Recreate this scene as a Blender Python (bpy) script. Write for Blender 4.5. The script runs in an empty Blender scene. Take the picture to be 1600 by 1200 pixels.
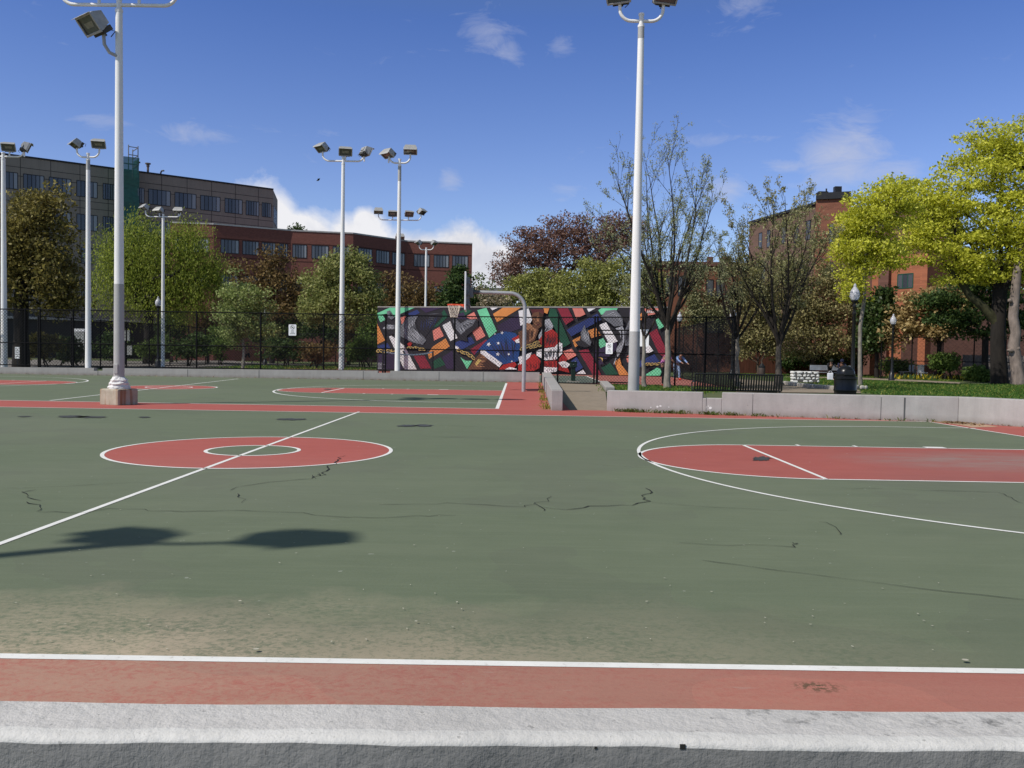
import bpy, bmesh, math, random
import numpy as np
from mathutils import Vector, Matrix, Quaternion
R = math.radians
random.seed(7); rng = np.random.default_rng(11)
scene = bpy.context.scene
COL = scene.collection

# ------------------------------------------------------------------ camera (solved from the court's known dimensions)
F, PITCH, ROLL, YAW = 1369.8, 0.03581, 0.01618, -0.0059
EYE = np.array([3.57719, -11.85815, 1.38707])
_fw = np.array([math.sin(YAW)*math.cos(PITCH), math.cos(YAW)*math.cos(PITCH), -math.sin(PITCH)])
_r0 = np.array([math.cos(YAW), -math.sin(YAW), 0.0]); _u0 = np.cross(_r0, _fw)
_r = math.cos(ROLL)*_r0 + math.sin(ROLL)*_u0; _u = -math.sin(ROLL)*_r0 + math.cos(ROLL)*_u0
def at(px, py, d):                       # point seen at a photo pixel, d metres ahead
    return EYE + d*(_fw + _r*((px-800)/F) - _u*((py-600)/F))
def G(px, py, z=0.0):                    # point on the level z seen at a photo pixel
    v = _fw + _r*((px-800)/F) - _u*((py-600)/F)
    return EYE + v*((z-EYE[2])/v[2])
def base(px, d, z=0.0):                  # point on level z, d ahead, in that column
    k = (z-EYE[2])/d
    py = 600 + F*(_fw[2] + _r[2]*(px-800)/F - k)/_u[2]
    return at(px, py, d)
def mpp(d): return d/F                   # metres per photo pixel at a distance
def onplane(px, py, p0, n):
    v = _fw + _r*((px-800)/F) - _u*((py-600)/F)
    return EYE + v*(np.dot(np.array(p0)-EYE, n)/np.dot(v, n))
cd = bpy.data.cameras.new('camera'); cam = bpy.data.objects.new('camera', cd); COL.objects.link(cam)
M = Matrix(((_r[0], _u[0], -_fw[0], EYE[0]), (_r[1], _u[1], -_fw[1], EYE[1]), (_r[2], _u[2], -_fw[2], EYE[2]), (0, 0, 0, 1)))
cam.matrix_world = M
cd.sensor_width = 36; cd.lens = F/1600*36; cd.clip_start = 0.05; cd.clip_end = 3000
scene.camera = cam

# ------------------------------------------------------------------ materials
def new_mat(name):
    m = bpy.data.materials.new(name); m.use_nodes = True
    nt = m.node_tree; b = nt.nodes['Principled BSDF']
    return m, nt, b
def N(nt, t, **kw):
    n = nt.nodes.new(t)
    for k, v in kw.items():
        if k.startswith('i_'): n.inputs[k[2:].replace('_', ' ')].default_value = v
        else: setattr(n, k, v)
    return n
def ramp(nt, stops, fac):
    n = nt.nodes.new('ShaderNodeValToRGB'); cr = n.color_ramp
    while len(cr.elements) < len(stops): cr.elements.new(0.5)
    for e, (p, c) in zip(cr.elements, stops): e.position = p; e.color = (*c, 1) if len(c) == 3 else c
    nt.links.new(fac, n.inputs[0]); return n.outputs[0]
def mixc(nt, fac, a, b, mode='MIX'):
    n = nt.nodes.new('ShaderNodeMix'); n.data_type = 'RGBA'; n.blend_type = mode
    for s, v in ((0, fac), (6, a), (7, b)):
        if isinstance(v, (int, float)): n.inputs[s].default_value = v
        elif isinstance(v, tuple): n.inputs[s].default_value = (*v, 1) if len(v) == 3 else v
        else: nt.links.new(v, n.inputs[s])
    return n.outputs[2]
def mth(nt, op, a, b=None, c=None, clamp=False):
    n = nt.nodes.new('ShaderNodeMath'); n.operation = op; n.use_clamp = clamp
    for i, v in enumerate((a, b, c)):
        if v is None: continue
        if isinstance(v, (int, float)): n.inputs[i].default_value = v
        else: nt.links.new(v, n.inputs[i])
    return n.outputs[0]
def noise(nt, scale, detail=5, rough=.6, vec=None, dist=0.0):
    n = nt.nodes.new('ShaderNodeTexNoise'); n.inputs['Scale'].default_value = scale
    n.inputs['Detail'].default_value = detail; n.inputs['Roughness'].default_value = rough; n.inputs['Distortion'].default_value = dist
    if vec is not None: nt.links.new(vec, n.inputs['Vector'])
    return n.outputs['Fac']
def objvec(nt, scale=None):
    tc = nt.nodes.new('ShaderNodeTexCoord')
    if scale is None: return tc.outputs['Object']
    mp = nt.nodes.new('ShaderNodeMapping'); mp.inputs['Scale'].default_value = scale
    nt.links.new(tc.outputs['Object'], mp.inputs[0]); return mp.outputs[0]
def bump(nt, b, h, strength=.3, dist=.02):
    n = nt.nodes.new('ShaderNodeBump'); n.inputs['Strength'].default_value = strength; n.inputs['Distance'].default_value = dist
    nt.links.new(h, n.inputs['Height']); nt.links.new(n.outputs[0], b.inputs['Normal'])
def sc(c, k): return tuple(min(1, x*k) for x in c)
MATS = {}
def mat(name, col, rough=.6, metal=0.0, var=.18, scale=3.0, bmp=0.0, bscale=40, spec=.3, stretch=None):
    if name in MATS: return MATS[name]
    m, nt, b = new_mat(name)
    v = objvec(nt, stretch)
    f = noise(nt, scale, 6, .62, v)
    c = ramp(nt, [(.25, sc(col, 1-var)), (.75, sc(col, 1+var))], f)
    nt.links.new(c, b.inputs['Base Color'])
    b.inputs['Roughness'].default_value = rough; b.inputs['Metallic'].default_value = metal
    b.inputs['Specular IOR Level'].default_value = spec
    if bmp: bump(nt, b, noise(nt, bscale, 4, .6, v), bmp)
    MATS[name] = m; return m
def leafmat(name, stops, trans=.35, rough=.55, gain=1.0):
    if name in MATS: return MATS[name]
    stops = [(p, sc(c, gain)) for p, c in stops]
    m, nt, b = new_mat(name)
    g = nt.nodes.new('ShaderNodeNewGeometry')
    c = ramp(nt, stops, g.outputs['Random Per Island'])
    b.inputs['Roughness'].default_value = rough; b.inputs['Specular IOR Level'].default_value = .2
    nt.links.new(c, b.inputs['Base Color'])
    t = nt.nodes.new('ShaderNodeBsdfTranslucent'); nt.links.new(c, t.inputs['Color'])
    mx = nt.nodes.new('ShaderNodeMixShader'); mx.inputs[0].default_value = trans
    nt.links.new(b.outputs[0], mx.inputs[1]); nt.links.new(t.outputs[0], mx.inputs[2])
    nt.links.new(mx.outputs[0], nt.nodes['Material Output'].inputs['Surface'])
    MATS[name] = m; return m

# ------------------------------------------------------------------ mesh helpers
class MB:
    def __init__(s): s.v = []; s.f = []; s.mi = []; s.m = 0
    def add(s, vs, fs):
        o = len(s.v); s.v += [tuple(map(float, q)) for q in vs]
        for f in fs: s.f.append([i+o for i in f]); s.mi.append(s.m)
    def poly(s, pts): s.add(pts, [list(range(len(pts)))])
    def box(s, c, size, rz=0.0, mat4=None):
        x, y, z = size[0]/2, size[1]/2, size[2]/2
        vs = [Vector((a, b_, c_)) for c_ in (-z, z) for b_ in (-y, y) for a in (-x, x)]
        if mat4 is not None: vs = [mat4 @ q for q in vs]
        elif rz:
            rm = Matrix.Rotation(rz, 3, 'Z'); vs = [rm @ q for q in vs]
        vs = [(q[0]+c[0], q[1]+c[1], q[2]+c[2]) for q in vs]
        s.add(vs, [(0, 2, 3, 1), (4, 5, 7, 6), (0, 1, 5, 4), (2, 6, 7, 3), (0, 4, 6, 2), (1, 3, 7, 5)])
    def tube(s, pts, r, n=8, caps=True):
        pts = [Vector(p) for p in pts]; k = len(pts)
        rs = r if isinstance(r, (list, tuple, np.ndarray)) else [r]*k
        vs = []; ref = None
        for i, p in enumerate(pts):
            t = (pts[min(i+1, k-1)] - pts[max(i-1, 0)])
            if t.length < 1e-9: t = Vector((0, 0, 1))
            t.normalize()
            if ref is None: ref = Vector((1, 0, 0)) if abs(t.x) < .8 else Vector((0, 1, 0))
            a = (ref - t*ref.dot(t)).normalized(); ref = a; b_ = t.cross(a)
            for j in range(n):
                an = 2*math.pi*j/n
                vs.append(p + a*(rs[i]*math.cos(an)) + b_*(rs[i]*math.sin(an)))
        fs = [(i*n+j, i*n+(j+1) % n, (i+1)*n+(j+1) % n, (i+1)*n+j) for i in range(k-1) for j in range(n)]
        if caps: fs += [tuple(range(n))[::-1], tuple((k-1)*n+j for j in range(n))]
        s.add(vs, fs)
    def lathe(s, c, prof, n=20):          # prof: (r, z) pairs
        vs = [(c[0]+r*math.cos(2*math.pi*j/n), c[1]+r*math.sin(2*math.pi*j/n), c[2]+z) for r, z in prof for j in range(n)]
        k = len(prof)
        fs = [(i*n+j, i*n+(j+1) % n, (i+1)*n+(j+1) % n, (i+1)*n+j) for i in range(k-1) for j in range(n)]
        fs += [tuple(range(n))[::-1], tuple((k-1)*n+j for j in range(n))]
        s.add(vs, fs)
    def prism(s, outline, z0, z1):        # vertical prism on an xy outline; z may be lists
        k = len(outline)
        a = z0 if isinstance(z0, (list, tuple)) else [z0]*k; b_ = z1 if isinstance(z1, (list, tuple)) else [z1]*k
        vs = [(*p, z) for p, z in zip(outline, a)] + [(*p, z) for p, z in zip(outline, b_)]
        s.add(vs, [list(range(k))[::-1], [k+i for i in range(k)]] + [(i, (i+1) % k, k+(i+1) % k, k+i) for i in range(k)])
    def build(s, name, mats, parent=None, smooth=False, origin=None, bevel=0.0):
        me = bpy.data.meshes.new(name)
        o3 = np.array(origin) if origin is not None else np.zeros(3)
        me.from_pydata([tuple(np.array(q)-o3) for q in s.v] if origin is not None else s.v, [], s.f)
        ml = mats if isinstance(mats, (list, tuple)) else [mats]
        for m in ml: me.materials.append(m)
        if len(ml) > 1: me.polygons.foreach_set('material_index', s.mi)
        if smooth: me.polygons.foreach_set('use_smooth', [True]*len(s.f))
        me.update()
        o = bpy.data.objects.new(name, me); COL.objects.link(o)
        if parent is not None: o.parent = parent
        elif origin is not None: o.location = tuple(o3)
        if bevel:
            md = o.modifiers.new('bevel', 'BEVEL'); md.width = bevel; md.segments = 2; md.limit_method = 'ANGLE'; md.angle_limit = R(40)
        if smooth: 
            try: me.set_sharp_from_angle(angle=R(42))
            except Exception: pass
        return o
def np_mesh(name, verts, quads, m, parent=None, origin=None):
    me = bpy.data.meshes.new(name); n = len(verts); q = len(quads)
    if origin is not None: verts = verts-np.array(origin)
    me.vertices.add(n); me.vertices.foreach_set('co', verts.astype(np.float32).ravel())
    me.loops.add(q*4); me.loops.foreach_set('vertex_index', quads.astype(np.int32).ravel())
    me.polygons.add(q); me.polygons.foreach_set('loop_start', np.arange(0, q*4, 4, dtype=np.int32))
    me.update(calc_edges=True); me.materials.append(m)
    o = bpy.data.objects.new(name, me); COL.objects.link(o)
    if parent is not None: o.parent = parent
    return o
def tag(o, label=None, cat=None, group=None, kind=None):
    if label: o['label'] = label
    if cat: o['category'] = cat
    if group: o['group'] = group
    if kind: o['kind'] = kind
    return o
def thing(name, label, cat, loc, group=None, rz=0.0):
    o = bpy.data.objects.new(name, None); COL.objects.link(o); o.empty_display_size = .2
    o.location = tuple(map(float, loc)); o.rotation_euler = (0, 0, rz)
    return tag(o, label, cat, group)
def structure(o): o['kind'] = 'structure'; return o
def copy_tree(o, parent=None):
    c = o.copy(); COL.objects.link(c); c.parent = parent
    for ch in list(o.children): copy_tree(ch, c)
    return c
def text_mb(body, size, name, m, parent, loc, rot):
    cu = bpy.data.curves.new('lettering', 'FONT'); cu.body = body; cu.size = size; cu.align_x = 'CENTER'; cu.extrude = .001
    tmp = bpy.data.objects.new('tmp', cu); COL.objects.link(tmp)
    dg = bpy.context.evaluated_depsgraph_get()
    me = bpy.data.meshes.new_from_object(tmp.evaluated_get(dg)); bpy.data.objects.remove(tmp)
    me.materials.clear(); me.materials.append(m); me.name = name
    o = bpy.data.objects.new(name, me); COL.objects.link(o); o.parent = parent; o.location = loc; o.rotation_euler = rot
    return o

# ------------------------------------------------------------------ light
SUN_AZ, SUN_EL = R(33+180), R(46.8)       # compass in the xy plane, measured from +X
to_sun = Vector((math.cos(SUN_AZ)*math.cos(SUN_EL), math.sin(SUN_AZ)*math.cos(SUN_EL), math.sin(SUN_EL)))
ld = bpy.data.lights.new('sun', 'SUN'); ld.energy = 3.9; ld.angle = R(.53); ld.color = (1.0, .955, .89)
sun = bpy.data.objects.new('sun', ld); COL.objects.link(sun)
sun.rotation_euler = to_sun.to_track_quat('Z', 'Y').to_euler(); sun.location = (-20, -25, 40)

w = bpy.data.worlds.new('World'); scene.world = w; w.use_nodes = True
nt = w.node_tree; bg = nt.nodes['Background']; bg.inputs['Strength'].default_value = SKY_STRENGTH = .085
sky = nt.nodes.new('ShaderNodeTexSky'); sky.sky_type = 'NISHITA'; sky.sun_disc = False
sky.sun_elevation = SUN_EL; sky.sun_rotation = math.atan2(to_sun.x, to_sun.y)
sky.air_density = 1.0; sky.dust_density = .6; sky.ozone_density = 3.0; sky.altitude = 10
tc = nt.nodes.new('ShaderNodeTexCoord'); sep = nt.nodes.new('ShaderNodeSeparateXYZ'); nt.links.new(tc.outputs['Generated'], sep.inputs[0])
X, Y, Z = sep.outputs
az = mth(nt, 'ARCTAN2', X, Y); hyp = mth(nt, 'SQRT', mth(nt, 'ADD', mth(nt, 'MULTIPLY', X, X), mth(nt, 'MULTIPLY', Y, Y)))
el = mth(nt, 'ARCTAN2', Z, hyp)
comb = nt.nodes.new('ShaderNodeCombineXYZ'); nt.links.new(az, comb.inputs[0]); nt.links.new(el, comb.inputs[1])
n1 = noise(nt, 16, 9, .62, comb.outputs[0], .3)
n2 = noise(nt, 5, 6, .6, comb.outputs[0], .2)
mpw = nt.nodes.new('ShaderNodeMapping'); mpw.inputs['Scale'].default_value = (1.0, 2.6, 1); mpw.inputs['Rotation'].default_value = (0, 0, .25); nt.links.new(comb.outputs[0], mpw.inputs[0])
n3 = noise(nt, 17, 10, .66, mpw.outputs[0], .9)
def azel(px, py):
    v = _fw + _r*((px-800)/F) - _u*((py-600)/F); return math.atan2(v[0], v[1]), math.atan2(v[2], math.hypot(v[0], v[1]))
def blob(px, py, rx, ry, amp=1.0):
    a, e = azel(px, py)
    dx = mth(nt, 'DIVIDE', mth(nt, 'SUBTRACT', az, a), rx/F); dy = mth(nt, 'DIVIDE', mth(nt, 'SUBTRACT', el, e), ry/F)
    d2 = mth(nt, 'ADD', mth(nt, 'MULTIPLY', dx, dx), mth(nt, 'MULTIPLY', dy, dy))
    return mth(nt, 'MULTIPLY', mth(nt, 'EXPONENT', mth(nt, 'MULTIPLY', d2, -1.0)), amp)
def total(bl):
    s = None
    for b_ in bl:
        v = blob(*b_); s = v if s is None else mth(nt, 'MAXIMUM', s, v)
    return s
bank = total([(400, 350, 75, 62, 1), (470, 372, 70, 48, 1), (555, 385, 75, 52, 1), (572, 352, 30, 30, .95), (640, 400, 90, 42, 1), (722, 402, 66, 52, 1), (770, 420, 55, 48, 1), (850, 455, 70, 40, .8), (300, 380, 90, 60, .9), (150, 420, 120, 60, .8),
              (980, 480, 110, 40, .8), (1240, 500, 160, 40, .8), (1500, 500, 160, 50, .8), (-60, 420, 150, 60, .8), (1900, 470, 260, 70, .9), (-500, 440, 300, 80, .9)])
wisp = total([(760, 58, 45, 28, .62), (790, 78, 28, 18, .55), (878, 72, 28, 16, .5), (1310, 248, 60, 48, .92), (1335, 215, 36, 28, .7), (1240, 258, 50, 12, .55), (1385, 268, 55, 18, .65), (702, 282, 22, 18, .6), (1130, 298, 34, 20, .65), (305, 208, 55, 14, .5), (155, 187, 45, 10, .45), (1160, 12, 45, 22, .5), (880, 300, 34, 16, .4), (1120, 220, 110, 12, .3), (420, 200, 120, 10, .2)])
m_bank = mth(nt, 'MULTIPLY', mth(nt, 'SUBTRACT', mth(nt, 'ADD', bank, mth(nt, 'MULTIPLY', n1, .85)), .74), 3.0, clamp=True)
m_wisp = mth(nt, 'MULTIPLY', mth(nt, 'MULTIPLY', mth(nt, 'SUBTRACT', mth(nt, 'ADD', mth(nt, 'MULTIPLY', wisp, .9), mth(nt, 'MULTIPLY', n3, 1.25)), .80), 1.3, clamp=True), .72)
shade = mth(nt, 'ADD', mth(nt, 'MULTIPLY', n2, .55), mth(nt, 'MULTIPLY', n1, .45))
ccol = ramp(nt, [(.34, (6.2, 6.5, 7.6)), (.54, (10.2, 10.2, 10.6))], shade)
elv = mth(nt, 'DIVIDE', el, math.pi/2, clamp=True)
tcol = ramp(nt, [(0.0, (1.58*.62, 1.60*.62, 1.80*.62)), (.122, (1.16*.62, 1.20*.62, 1.62*.62)), (.228, (.76*.62, .94*.62, 1.50*.62)), (.33, (.70, .67, .54)), (.7, (.73, .68, .46))], elv)
tint = mixc(nt, 1.0, mixc(nt, 1.0, sky.outputs[0], tcol, 'MULTIPLY'), (1/.62, 1/.62, 1/.62), 'MULTIPLY')
c1 = mixc(nt, m_wisp, tint, (6.6, 6.9, 8.3))
c2 = mixc(nt, m_bank, c1, ccol)
nt.links.new(c2, bg.inputs['Color'])
scene.view_settings.view_transform = 'Standard'; scene.view_settings.look = 'None'; scene.view_settings.exposure = 0; scene.view_settings.gamma = 1
scene.render.film_transparent = False
# ------------------------------------------------------------------ ground, court and its paint
NEAR, FAR = -8.49, 29.26
def court_mat(name, col, col2, dusty=0.0, worn=None):
    m, nt, b = new_mat(name); v = objvec(nt)
    big = noise(nt, .22, 4, .6, v); mid = noise(nt, 1.7, 6, .65, v); fine = noise(nt, 55, 4, .7, v)
    st = noise(nt, 1.0, 6, .7, objvec(nt, (.7, 3.2, 1)))
    c = ramp(nt, [(.3, col), (.7, col2)], mth(nt, 'ADD', mth(nt, 'MULTIPLY', big, .55), mth(nt, 'MULTIPLY', st, .45)))
    c = mixc(nt, mth(nt, 'MULTIPLY', mth(nt, 'SUBTRACT', mid, .5), .9, clamp=True), c, sc(col, .72))
    c = mixc(nt, mth(nt, 'MULTIPLY', mth(nt, 'SUBTRACT', fine, .42), .55, clamp=True), c, sc(col2, 1.35))
    brush = noise(nt, 2.4, 5, .65, objvec(nt, (.45, 7, 1)))
    c = mixc(nt, mth(nt, 'MULTIPLY', mth(nt, 'SUBTRACT', brush, .5), .9, clamp=True), c, sc(col2, 1.3))
    grit = noise(nt, 160, 3, .7, v)
    c = mixc(nt, mth(nt, 'MULTIPLY', mth(nt, 'SUBTRACT', grit, .54), 2.2, clamp=True), c, sc(col, .62))
    scuff = mth(nt, 'GREATER_THAN', noise(nt, 3.2, 4, .6, objvec(nt, (.9, 5, 1)), 1.2), .70)
    c = mixc(nt, mth(nt, 'MULTIPLY', scuff, .16), c, (.42, .42, .38))
    purple = mth(nt, 'MULTIPLY', mth(nt, 'SUBTRACT', noise(nt, .16, 3, .5, v), .52), 1.8, clamp=True)
    c = mixc(nt, mth(nt, 'MULTIPLY', purple, .45), c, (.19, .175, .16))
    spots = mth(nt, 'GREATER_THAN', noise(nt, 9, 2, .5, v), .755)
    c = mixc(nt, mth(nt, 'MULTIPLY', spots, .35), c, (.5, .5, .46))
    sep = nt.nodes.new('ShaderNodeSeparateXYZ'); nt.links.new(v, sep.inputs[0])
    if dusty:                       # blown sand caught along the near side line
        dn = noise(nt, 1.6, 7, .62, objvec(nt, (.7, 1.6, 1))); d2 = noise(nt, 24, 7, .75, objvec(nt, (1, 1.25, 1)), .6)
        depth = mth(nt, 'SUBTRACT', 1.0, mth(nt, 'DIVIDE', mth(nt, 'ADD', sep.outputs[1], mth(nt, 'SUBTRACT', 8.72, mth(nt, 'MULTIPLY', noise(nt, 1.3, 4, .6, v), 1.3))), 1.15), clamp=True) if dusty > .9 else .62
        left = mth(nt, 'SUBTRACT', 1.08, mth(nt, 'MULTIPLY', mth(nt, 'SUBTRACT', sep.outputs[0], 1.6), .24), clamp=True)
        k = mth(nt, 'MULTIPLY', mth(nt, 'POWER', depth, .8), left)
        k = mth(nt, 'MULTIPLY', k, mth(nt, 'MULTIPLY', mth(nt, 'SUBTRACT', mth(nt, 'ADD', mth(nt, 'MULTIPLY', dn, 1.5), mth(nt, 'MULTIPLY', d2, 2.6)), 1.58), 1.7, clamp=True), clamp=True)
        c = mixc(nt, mth(nt, 'MULTIPLY', k, dusty, clamp=True), c, (.43, .355, .255))
        wet = mth(nt, 'MULTIPLY', mth(nt, 'GREATER_THAN', noise(nt, .33, 3, .5, v), .56), .10)
        c = mixc(nt, wet, c, (.09, .08, .075))
    if worn:                        # grey wear under the basket, sand against the kerb
        wx, wy, rx, ry, wc = worn[:5]; wsc = worn[5] if len(worn) > 5 else 2.2; wst = worn[6] if len(worn) > 6 else (.6, 1.6, 1)
        ex = mth(nt, 'DIVIDE', mth(nt, 'SUBTRACT', sep.outputs[0], wx), rx); ey = mth(nt, 'DIVIDE', mth(nt, 'SUBTRACT', sep.outputs[1], wy), ry)
        k = mth(nt, 'SUBTRACT', 1.0, mth(nt, 'ADD', mth(nt, 'MULTIPLY', ex, ex), mth(nt, 'MULTIPLY', ey, ey)), clamp=True)
        k = mth(nt, 'MULTIPLY', k, mth(nt, 'MULTIPLY', mth(nt, 'SUBTRACT', noise(nt, wsc, 7, .7, objvec(nt, wst)), .3 if wsc < 5 else .47), 2.6 if wsc < 5 else 14, clamp=True), clamp=True)
        c = mixc(nt, mth(nt, 'MULTIPLY', k, .95), c, wc)
    nt.links.new(c, b.inputs['Base Color']); b.inputs['Roughness'].default_value = .82; b.inputs['Specular IOR Level'].default_value = .25
    bump(nt, b, mth(nt, 'ADD', fine, mth(nt, 'MULTIPLY', mid, 2.0)), .35, .004)
    MATS[name] = m; return m
GREEN, GREEN2 = (.112, .140, .085), (.158, .182, .116)
RED, RED2 = (.35, .085, .068), (.43, .122, .098)
m_green = court_mat('green_acrylic', GREEN, GREEN2, 1.0)
m_red = court_mat('red_acrylic', RED, RED2)
m_redlane = court_mat('red_lane', sc(RED, .86), sc(RED2, .9), 0, (10.4, .15, 2.6, 1.35, (.27, .215, .19)))
m_rednear = court_mat('red_apron_dusty', (.345, .115, .088), (.43, .17, .13), .62, (G(1278, 1074)[0], G(1278, 1074)[1], .13, .075, (.075, .06, .03), 30, (1, 1, 1)))
m_white, nt_, b_ = new_mat('line_paint'); v_ = objvec(nt_); MATS['line_paint'] = m_white
c_ = ramp(nt_, [(.3, (.70, .69, .66)), (.7, (.84, .83, .80))], noise(nt_, 4, 6, .65, v_))
c_ = mixc(nt_, mth(nt_, 'MULTIPLY', mth(nt_, 'SUBTRACT', noise(nt_, 28, 5, .75, v_), .57), 5, clamp=True), c_, (.42, .38, .34))
nt_.links.new(c_, b_.inputs['Base Color']); b_.inputs['Roughness'].default_value = .8; b_.inputs['Specular IOR Level'].default_value = .2
m_crack = mat('dark_crack', (.022, .022, .02), .95)  # dark tar colour of the cracks, reused for the wall holes
m_wet = mat('damp_stain', (.062, .06, .052), .55, var=.35, scale=4)

def sheet(name, pts, z, m, kind='structure', subdiv=False):
    b = MB(); b.poly([(p[0], p[1], z) for p in pts]); o = b.build(name, m); o['kind'] = kind; return o
# base ground reaching the horizon
m_soil, nt_, b_ = new_mat('soil_and_grass'); v_ = objvec(nt_)
c_ = ramp(nt_, [(.35, (.045, .075, .018)), (.5, (.07, .10, .025)), (.68, (.13, .11, .05))], mth(nt_, 'ADD', mth(nt_, 'MULTIPLY', noise(nt_, .12, 5, .6, v_), .6), mth(nt_, 'MULTIPLY', noise(nt_, 2.5, 6, .7, v_), .4)))
nt_.links.new(c_, b_.inputs['Base Color']); b_.inputs['Roughness'].default_value = .95
sheet('ground', [(-900, -120), (900, -120), (900, 1500), (-900, 1500)], -.06, m_soil)
A = G(845, 596.5); Bq = G(862, 641); RW0 = G(948, 642); RWc = G(1497, 660.5)
CW1 = RWc[:2]; CWd = G(1600, 667.5)[:2]-CW1; CWd = CWd/np.linalg.norm(CWd); CW3 = CW1+CWd*9.0
court = MB()
court.poly([(-60, NEAR-1.2, 0), (22, NEAR-1.2, 0), (22, CW3[1], 0), (CW3[0]+.1, CW3[1], 0), (CW1[0]+.1, CW1[1]+.1, 0), (RW0[0], RW0[1]+.1, 0), (4.9, 9.65, 0), (4.9, FAR+.2, 0), (-60, FAR+.2, 0)])
structure(court.build('basketball_court', m_green))
red = MB(); wht = MB()
Z1, Z2, Z3 = .002, .004, .006
def rp(pts, m=red, z=Z1): m.poly([(p[0], p[1], z) for p in pts])
def line(a, b, w=.05, m=wht, z=Z2):
    a = np.array(a[:2]); b = np.array(b[:2]); d = b-a; d = d/np.linalg.norm(d); n = np.array([-d[1], d[0]])*w/2
    rp([a-n, b-n, b+n, a+n], m, z)
def arc(c, r, a0, a1, w=.05, m=wht, z=Z2, n=96):
    for i in range(n):
        t0 = a0+(a1-a0)*i/n; t1 = a0+(a1-a0)*(i+1)/n
        q = lambda rr, t: (c[0]+rr*math.cos(t), c[1]+rr*math.sin(t))
        rp([q(r-w/2, t0), q(r+w/2, t0), q(r+w/2, t1), q(r-w/2, t1)], m, z)
def disc(c, r, m=red, z=Z1, a0=0, a1=2*math.pi, n=96):
    rp([(c[0]+r*math.cos(a0+(a1-a0)*i/n), c[1]+r*math.sin(a0+(a1-a0)*i/n)) for i in range(n+1 if a1-a0 < 6.2 else n)], m, z)
def ext(a, b, t): a = np.array(a); b = np.array(b); return a+(b-a)*t
PI = math.pi
# near court --------------------------------------------------
nl0, nl1 = G(0, 1026), G(1600, 1050)
L0, L1 = ext(nl0, nl1, -8), ext(nl0, nl1, 3)
apron = MB(); rp([(L0[0], NEAR-1.2), (L1[0], NEAR-1.2), L1, L0], apron); structure(apron.build('near_red_apron', m_rednear))
line(L0, L1, .062)
f0, f1, fc = G(0, 636), G(800, 647.5), G(1450, 659)
u0, u1 = G(0, 625.5), G(778.5, 638.8)
bl1 = G(1600, 682.5)
line(ext(f0, fc, -1.5), fc, .055); 
BLe = ext(fc, bl1, 4.2)
line(fc, BLe, .055)
FL = ext(u0, u1, -1.6)
# red between the two courts and along the right-hand wall
rp([ext(f0, fc, -1.5), fc, RWc + np.array([.1, .1, 0]), RW0+np.array([0, .1, 0]), (4.88, 9.62), u1, FL])
rp([fc, BLe, (21, BLe[1]), (CW3[0]+.1, CW3[1]), RWc+np.array([.1, .1, 0])])
line(FL, u1, .06)
# centre circle
Cc = (0, 0); disc(Cc, 1.86); 
grn = MB(); disc(Cc, .61, grn, .003)
arc(Cc, 1.86, 0, 2*PI); arc(Cc, .61, 0, 2*PI)
line(ext(G(0, 850), G(560, 644), -.6), G(561, 643.6), .055)
# right-hand lane and arc
Lb, Yl = 12.913, -.034
lane = MB(); hw = 1.857
ftx = Lb-5.79
rp([(ftx, Yl-hw), (Lb, Yl-hw), (Lb, Yl+hw), (ftx, Yl+hw)], lane); disc((ftx, Yl), hw, lane, Z1, PI/2, 1.5*PI)
structure(lane.build('near_court_lane', m_redlane))
line((ftx, Yl-hw), (Lb, Yl-hw)); line((ftx, Yl+hw), (Lb, Yl+hw)); line((ftx, Yl-hw), (ftx, Yl+hw)); arc((ftx, Yl), hw, PI/2, 1.5*PI)
arc((Lb-1.6, Yl), 6.02, PI/2, 1.5*PI, n=140); line((Lb-1.6, Yl+6.02), (Lb, Yl+6.02)); line((Lb-1.6, Yl-6.02), (Lb, Yl-6.02))
for sx, k in ((Lb-4.9, .05), (Lb-4.0, .05), (Lb-2.75, .32)):
    line((sx, Yl+hw), (sx, Yl+hw+.2), k)
for sx in (Lb-2.6,): line((sx, Yl-hw), (sx, Yl-hw-.2), .07)
# far court -------------------------------------------------------
Lf, Yf, Xc, hf = 3.093, 18.05, -8.436, 1.89
rp([(Lf, u1[1]), (4.88, 9.62), (4.88, FAR), (Lf, FAR)])
line((Lf, u1[1]), (Lf, 27.6), .09)
def far_lane(xb, sg, yc):
    fx = xb-sg*5.79; a0, a1 = (PI/2, 1.5*PI) if sg > 0 else (-PI/2, PI/2)
    rp([(fx, yc-hf), (xb, yc-hf), (xb, yc+hf), (fx, yc+hf)]); disc((fx, yc), hf, red, Z1, a0, a1)
    line((fx, yc-hf), (xb, yc-hf)); line((fx, yc+hf), (xb, yc+hf)); line((fx, yc-hf), (fx, yc+hf), .06); arc((fx, yc), hf, a0, a1)
    arc((xb-sg*1.6, yc), 6.02, a0, a1, .07); line((xb-sg*1.6, yc-6.02), (xb, yc-6.02)); line((xb-sg*1.6, yc+6.02), (xb, yc+6.02))
    for k, ww in ((4.4, .07), (3.5, .07), (2.2, .35)):
        for s2 in (1, -1): line((xb-sg*k, yc+s2*hf), (xb-sg*k, yc+s2*(hf+.18)), ww)
far_lane(Lf, 1, Yf)
xl = G(104, 599.5)
far_lane(xl[0]-7.68, -1, xl[1]+.3)
m0, m1 = G(78, 626), G(372, 592)
line(m0, m1, .07)
cf = (Xc, 18.3); fr = G(354.5, 604)[0]-Xc
disc(cf, fr); arc(cf, fr, 0, 2*PI, .06); arc(cf, .75, 0, 2*PI, .06)
wht2 = MB(); line((-40, 27.9), (Lf, 27.9), .05, wht2); structure(wht2.build('far_side_line', mat('worn_line_paint', (.36, .36, .32), .8, var=.3)))
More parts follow.
